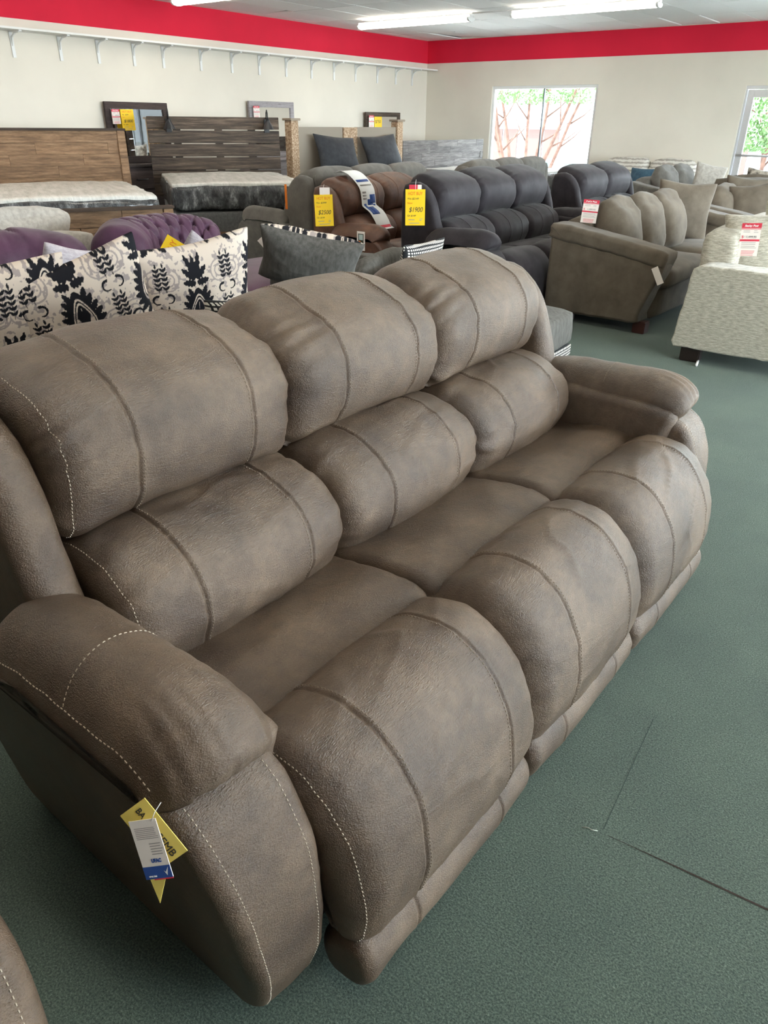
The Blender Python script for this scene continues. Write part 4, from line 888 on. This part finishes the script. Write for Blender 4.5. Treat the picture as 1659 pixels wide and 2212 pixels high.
def red_card(label, TL, TR, BL, plane, price, name='price_card'):
    o, w_, h = card(name, label, TL, TR, BL, plane, M_TWHITE)
    MB().box(0, w_, -h*.15, 0, 0, .0005).build('header', M_TRED, o); MB().box(0, w_, -h*.185, -h*.165, 0, .0005).build('header_rule', M_TRED, o); MB().box(0, w_, -h*.545, -h*.485, 0, .0005).build('stripe', M_TRED, o)
    text_mesh('Sealey Post', h*.085, M_INKW, o, (w_*.14, -h*.105, .0010), shear=.3, width=w_*.7, bold=.0005)
    text_mesh('$', h*.12, M_TRED, o, (w_*.06, -h*.45, .0008)); text_mesh(price, h*.085, M_INK, o, (w_*.28, -h*.44, .0008), shear=.2, width=w_*.52)
    lines(o, w_*.12, w_*.5, [-h*.22, -h*.26], h*.012, M_LINE); lines(o, w_*.65, w_*.9, [-h*.22, -h*.27], h*.012, M_LINE); lines(o, w_*.1, w_*.9, [-h*.58, -h*.63, -h*.69, -h*.74], h*.014, M_LINE); lines(o, w_*.15, w_*.85, [-h*.83, -h*.87, -h*.91, -h*.96], h*.014, M_TRED)
    return o
red_card('red and white price card on the dark framed mirror', (240, 236), (257, 236), (245, 268), pm, '1,899.95')
red_card('red and white price card on the grey lavender mirror', (547, 229), (560, 229), (549, 254), pm, '1,299.95')
red_card('red and white price card on the mirror beside the cork-post bed', (797, 249), (808, 249), (798, 275), pm, '1,499.95')
o, w_, h_ = card('yellow_tag', 'plain yellow tag on the mirror beside the cork-post bed', (809, 252), (825, 252), (810, 275), pm, M_YEL); text_mesh('$750', h_*.4, M_INK, o, (w_*.1, -h_*.6, .0006), width=w_*.7)
pt = facing(Vector((-2.25, 6.02, .8))); red_card('red and white price card on the near back cushion of the taupe sofa', (1262, 430), (1296, 433), (1254, 480), pt, '1,399.95')
pc = facing(Vector((-.98, 5.50, .75))); red_card('red and white price card lying on the pale chenille pillow', (1604, 482), (1647, 482), (1590, 553), pc, '1,499.95')
o, w_, h_ = card('hang_card', 'blank cream hang card on the front of the taupe sofa arm', (1407, 581), (1421, 575), (1410, 621), facing(Vector((-1.76, 5.69, .5))), M_TWHITE)
o, w_, h_ = card('photo_tag', 'small picture hang tag on the brown loveseat arm', (771, 499), (788, 501), (772, 540), ((0, -1, 0), -5.262), M_TWHITE)
MB().box(w_*.15, w_*.85, -h_*.80, -h_*.12, 0, .0006).build('picture', plain('photo_dark', (.05, .05, .03), .4), o); MB().box(w_*.25, w_*.75, -h_*.45, -h_*.16, .0006, .001).build('picture_light', plain('photo_pale', (.45, .55, .52), .4), o); MB().box(w_*.2, w_*.45, -h_*.62, -h_*.5, .0006, .001).build('picture_accent', M_INKR, o)
# tilted yellow tag on the purple chaise
a = facing(Vector((-3.75, 3.35, .6))); o, w_, h_ = card('hot_buy_tag', 'yellow hot buy tag tilted among pillows on the purple chaise', (338, 552), (362, 506), (385, 590), a, M_YEL)
text_mesh('HOT BUY', h_*.34, M_INKR, o, (-w_*.35, -h_*.45, .0006), width=w_*1.25, bold=.0003)
MBo = MB(); 
o, w_, h_ = card('orange_strip', 'thin orange tag edge beside the grey recliner', (614, 398), (619, 398), (607, 452), facing(Vector((-5.25, 5.515, .8))), plain('tag_orange', (.80, .20, .01), .6))
o, w_, h_ = card('hang_card', 'white hang card sticking out beside the two-sided pillow', (556, 520), (580, 498), (590, 560), facing(Vector((-3.3, 3.38, .75))), M_TWHITE)
# banner draped over the brown recliner back
P = catmull([(-.93, 1.062), (-.86, 1.078), (-.79, 1.060), (-.725, 1.012), (-.672, .95), (-.660, .88), (-.655, .80), (-.62, .765), (-.565, .73), (-.515, .66), (-.485, .60), (-.44, .575)], 60, closed=False)
def drape(name, y0, y1, i0, i1, off, mat, parent, skew=0):
    v = []; Q = P[i0:i1]; T = np.gradient(P, axis=0); Nn = np.stack([-T[:, 1], T[:, 0]], 1); Nn /= np.linalg.norm(Nn, axis=1)[:, None]; Nn *= -np.sign(Nn[10, 0]-Nn[10, 1]*0) if False else 1
    for i in range(i0, i1):
        s = i/60*skew; nn = Nn[i]
        if nn[0]+nn[1] < 0: nn = -nn
        for y in (y0, y1): v.append((P[i, 0]+nn[0]*off, y+s, P[i, 1]+nn[1]*off))
    k = i1-i0; f = [(2*j, 2*j+1, 2*j+3, 2*j+2) for j in range(k-1)]
    o = meshobj(name, v, f, mat, parent, True); md = o.modifiers.new('thick', 'SOLIDIFY'); md.thickness = .0012; return o
bn = thing('paper_banner', 'white paper banner with blue figures draped over the brown loveseat backrest', 'banner', BROWN.location, 0); bn.scale = BROWN.scale
drape('sheet', .16, .38, 0, 60, .030, M_INKW, bn, .10); drape('headline', .18, .36, 17, 20, .032, M_INKB, bn, .10); drape('subline', .19, .36, 21, 23, .032, M_LINE, bn, .10)
drape('red_band', .20, .37, 53, 58, .032, M_TRED, bn, .10)
for (y0, y1, i0, i1) in ((.29, .37, 27, 34), (.25, .33, 30, 36), (.19, .225, 33, 46), (.225, .30, 38, 46), (.33, .36, 34, 38)): drape('figure', y0, y1, i0, i1, .032, M_INKB, bn, .10)
for (i0, i1) in ((25, 26), (27, 28), (29, 30)): drape('print_line', .185, .24, i0, i1+1, .032, M_LINE, bn, .10)
# hang tags on the leather arm
ap = Matrix.Rotation(SOFA_RZ, 3, 'Z') @ Vector((-.13, -.235, .50))+Vector((-.53, .585, 0)); nrm = Vector((.42, -.86, .30)).normalized(); pa = (nrm, nrm.dot(ap))
o, w_, h_ = card('assembly_tag', 'pale yellow folded tag reading ASSEMB hanging from the leather arm', (312, 1724), (405, 1838), (272, 1778), (pa[0], pa[1]), M_PALEY, cat='hang tag')
inv = o.matrix_world.inverted(); f1, f2, f3, f4 = [inv @ pplane(*q, nrm, pa[1]-.002) for q in ((322, 1893), (362, 1885), (356, 1905), (346, 1951))]
MB().add([(f.x, f.y, dz) for dz in (-.0030, -.0018) for f in (f1, f2, f3, f4)], [(0, 1, 2, 3), (7, 6, 5, 4), (0, 4, 5, 1), (1, 5, 6, 2), (2, 6, 7, 3), (3, 7, 4, 0)]).build('folded_flap', M_PALEY, o)
for tx, px, sz, wd, mm in (('BA', (.07, .50), .30, .15, M_INK), ('SSEMB', (.47, .52), .34, .46, M_INK), ('RS. AND', (.50, .88), .24, .42, M_INKR)):
    text_mesh(tx, h_*sz, mm, o, (w_*px[0], -h_*px[1], .0006), width=w_*wd)
o, w_, h_ = card('white_hang_tag', 'white and blue printed hang tag in front of the yellow tag on the leather arm', (277, 1776), (335, 1768), (303, 1902), (pa[0], pa[1]+.010), M_TWHITE, cat='hang tag')
MB().box(0, w_*1.0, -h_, -h_*.79, 0, .0005).build('blue_band', M_INKB, o); MB().box(w_*.3, w_, -h_-.002, -h_+.0, 0, .0005).build('red_edge', M_TRED, o)
lines(o, w_*.12, w_*.92, [-h_*(.13+.03*k) for k in range(7)], h_*.008, M_LINE); lines(o, w_*.50, w_*.95, [-h_*(.40+.045*k) for k in range(5)], h_*.012, M_LINE)
text_mesh('UFAC', h_*.085, M_INKB, o, (w_*.40, -h_*.72, .0006), width=w_*.36, bold=.0003)
lines(o, w_*.12, w_*.72, [-h_*.83, -h_*.86], h_*.012, M_INKW); lines(o, w_*.15, w_*.6, [-h_*.90], h_*.007, M_INKW); text_mesh('UFAC.ORG', h_*.035, M_INKW, o, (w_*.15, -h_*.965, .0008), width=w_*.28)
MB().add([(w_*.74, -h_*.87, .0008), (w_*.80, -h_*.90, .0008), (w_*.93, -h_*.81, .0008), (w_*.83, -h_*.96, .0008)], [(0, 3, 1), (1, 3, 2)]).build('check_mark', M_INKW, o)
q0 = o.matrix_world.inverted() @ pplane(348, 1733, nrm, pa[1]+.004); MB().tube([tuple(q0), ((q0.x+w_*.85)/2, q0.y/2, .001), (w_*.85, -h_*.03, .0005)], .0006, 5).build('string', M_INKW, o, True)
for tg, px in ((bpy.data.objects['hot_buy_tag'], (700, 398)), (bpy.data.objects['hot_buy_tag.001'], (899, 388))):
    iv = tg.matrix_world.inverted(); n0 = tg.matrix_world.to_3x3() @ Vector((0, 0, 1)); p0 = tg.matrix_world.translation; cw = max(v.co.x for v in tg.children[0].data.vertices)
    qq = iv @ (pplane(*px, n0, n0.dot(p0)-.05)); MB().tube([(cw*.5, -.006, .0008), (cw*.5, qq.y*.5, .0), tuple(qq)], .0014, 5).build('string', M_INKW, tg, True)
o = MB().tube([(-1.235, 5.26, .012), (-1.222, 5.20, .012), (-1.213, 5.15, .008)], .008, 8).build('plastic_strap', M_INKW, None, True); tag(o, 'short white strap end poking out under the chenille sofa', 'strap')
# ------------------------------------------------------------------ outside the windows
ZG = -.9
def gmat(name, c0, c1, s, r=.9): return fabric(name, c0, c1, s, r, sheen=0, bstr=.2)
structure(boxo('pavement_ground', (-60, 60, YF+.35, 70, ZG-.2, ZG), gmat('concrete', (.42, .41, .39), (.55, .54, .52), 3)))
structure(boxo('side_ground', (XR+.35, 60, -30, YF+.35, ZG-.2, ZG), MATS['concrete']))
M_BARK = gmat('crape_bark', (.055, .028, .021), (.105, .060, .046), 9); M_LEAF = plain('leaf_green', (.035, .085, .014), .6)
def tree(label, base, stems, h, spread, leaves, zl, seed):
    random.seed(seed); t = thing('crape_myrtle', label, 'tree', base); tips = []
    for k in range(stems):
        a = 2*math.pi*k/stems+random.uniform(-.3, .3); p = [Vector((.10*math.cos(a), .10*math.sin(a), -.05))]; d = Vector((math.cos(a)*spread, math.sin(a)*spread, 1)).normalized()
        for j in range(7): d = (d+Vector((random.uniform(-.10, .10), random.uniform(-.10, .10), .06))).normalized(); p.append(p[-1]+d*h/7)
        MB().tube(p, [.060-.005*j for j in range(8)], 8).build('stem', M_BARK, t, True); tips += p[4:]
        for j in (4, 5, 6):
            e = p[j]; d2 = Vector((random.uniform(-1, 1), random.uniform(-1, 1), .6)).normalized(); q = [e, e+d2*.4, e+d2*.8+Vector((0, 0, .1))]; MB().tube(q, [.022, .014, .006], 6).build('branch', M_BARK, t, True); tips += q[1:]
    mb = MB()
    for k in range(leaves):
        c = random.choice(tips)+Vector((random.gauss(0, .28), random.gauss(0, .28), random.gauss(0, .22)))
        if c.z < zl: c.z = zl+abs(random.gauss(0, .3))
        u = Vector((random.gauss(0, 1), random.gauss(0, 1), random.gauss(0, 1))).normalized(); v = u.orthogonal().normalized(); s = random.uniform(.03, .06)
        mb.add([c-u*s, c+v*s*.5, c+u*s, c-v*s*.5], [(0, 1, 2, 3)])
    mb.build('foliage', M_LEAF, t, False, 'stuff'); return t
tree('red-barked crape myrtle with many stems outside the left window', (-9.15, 17.6, ZG), 8, 3.6, .42, 2600, 2.75, 4)
tree('young green tree outside the glass door', (-3.55, 17.2, ZG), 4, 3.0, .30, 4200, 1.9, 9)
tree('leafy tree further along the street beyond the shop front', (2.2, 19.5, ZG), 5, 3.4, .35, 2400, 2.0, 12)
# building across the street
bl = thing('brick_building', 'white building with grey roof and brown doors across the street', 'building', (-22, 33, ZG))
boxo('wall', (0, 30, 0, 8, 0, 2.55), gmat('white_siding', (.70, .70, .68), (.78, .78, .76), 4), bl)
rfm = plain('grey_roof', (.11, .12, .125), .7); MB().add([(-.4, -.7, 2.5), (30.4, -.7, 2.5), (30.4, 4, 4.1), (-.4, 4, 4.1), (-.4, 8.7, 2.5), (30.4, 8.7, 2.5)], [(0, 1, 2, 3), (3, 2, 5, 4), (0, 3, 4), (1, 5, 2), (0, 4, 5, 1)]).build('roof', rfm, bl)
for k, x in enumerate((3.2, 5.2, 9.5, 13, 16, 20)):
    f = boxo('door_frame', (x-.06, x+1.5, -.03, .02, 0, 2.2), plain('door_frame_grey', (.16, .15, .17), .6), bl); boxo('door_panel', (x, x+.68, -.06, -.03, .05, 2.1), plain('door_brown', (.05, .02, .014), .6), f); boxo('door_panel', (x+.74, x+1.44, -.06, -.03, .05, 2.1), MATS['door_brown'], f)
# parked teal car (loft of side sections)
def car(label, x0, y0, col, ln=4.3):
    t = thing('parked_car', label, 'car', (x0, y0, ZG)); hw = .86; m = plain('paint_%s' % label[:6], col, .25)
    low = [(0, .42), (.05, .62), (.25, .78), (1.0, .90), (ln-.9, .92), (ln-.1, .84), (ln, .55), (ln-.03, .30), (.06, .28)]
    prism('body', low, -hw, hw, m, t, r=.10, nu=60)
    prism('cabin', [(1.0, .86), (1.55, 1.28), (1.9, 1.41), (ln-1.5, 1.42), (ln-.9, 1.22), (ln-.45, .88), (2, .84)], -hw+.1, hw-.1, m, t, r=.12, nu=60)
    gm = plain('car_glass', (.02, .03, .035), .05)
    for s in (-1, 1): MB().add([(1.25, s*(hw-.085), .93), (2.2, s*(hw-.085), .93), (2.2, s*(hw-.10), 1.33), (1.72, s*(hw-.10), 1.30)], [(0, 1, 2, 3)]).build('side_window', gm, t); MB().add([(2.27, s*(hw-.085), .93), (ln-.75, s*(hw-.085), .93), (ln-1.15, s*(hw-.10), 1.28), (2.27, s*(hw-.10), 1.33)], [(0, 1, 2, 3)]).build('side_window', gm, t)
    for x in (.8, ln-.8):
        for s in (-1, 1): MB().tube([(x, s*(hw-.2), .31), (x, s*(hw+.01), .31)], .31, 20).build('wheel', plain('tyre', (.02, .02, .02), .8), t, False)
    return t
car('teal green car parked outside the left window', -12.6, 22.4, (.004, .10, .095)); car('dark blue car parked outside the glass door', -6.4, 24.0, (.02, .03, .06))
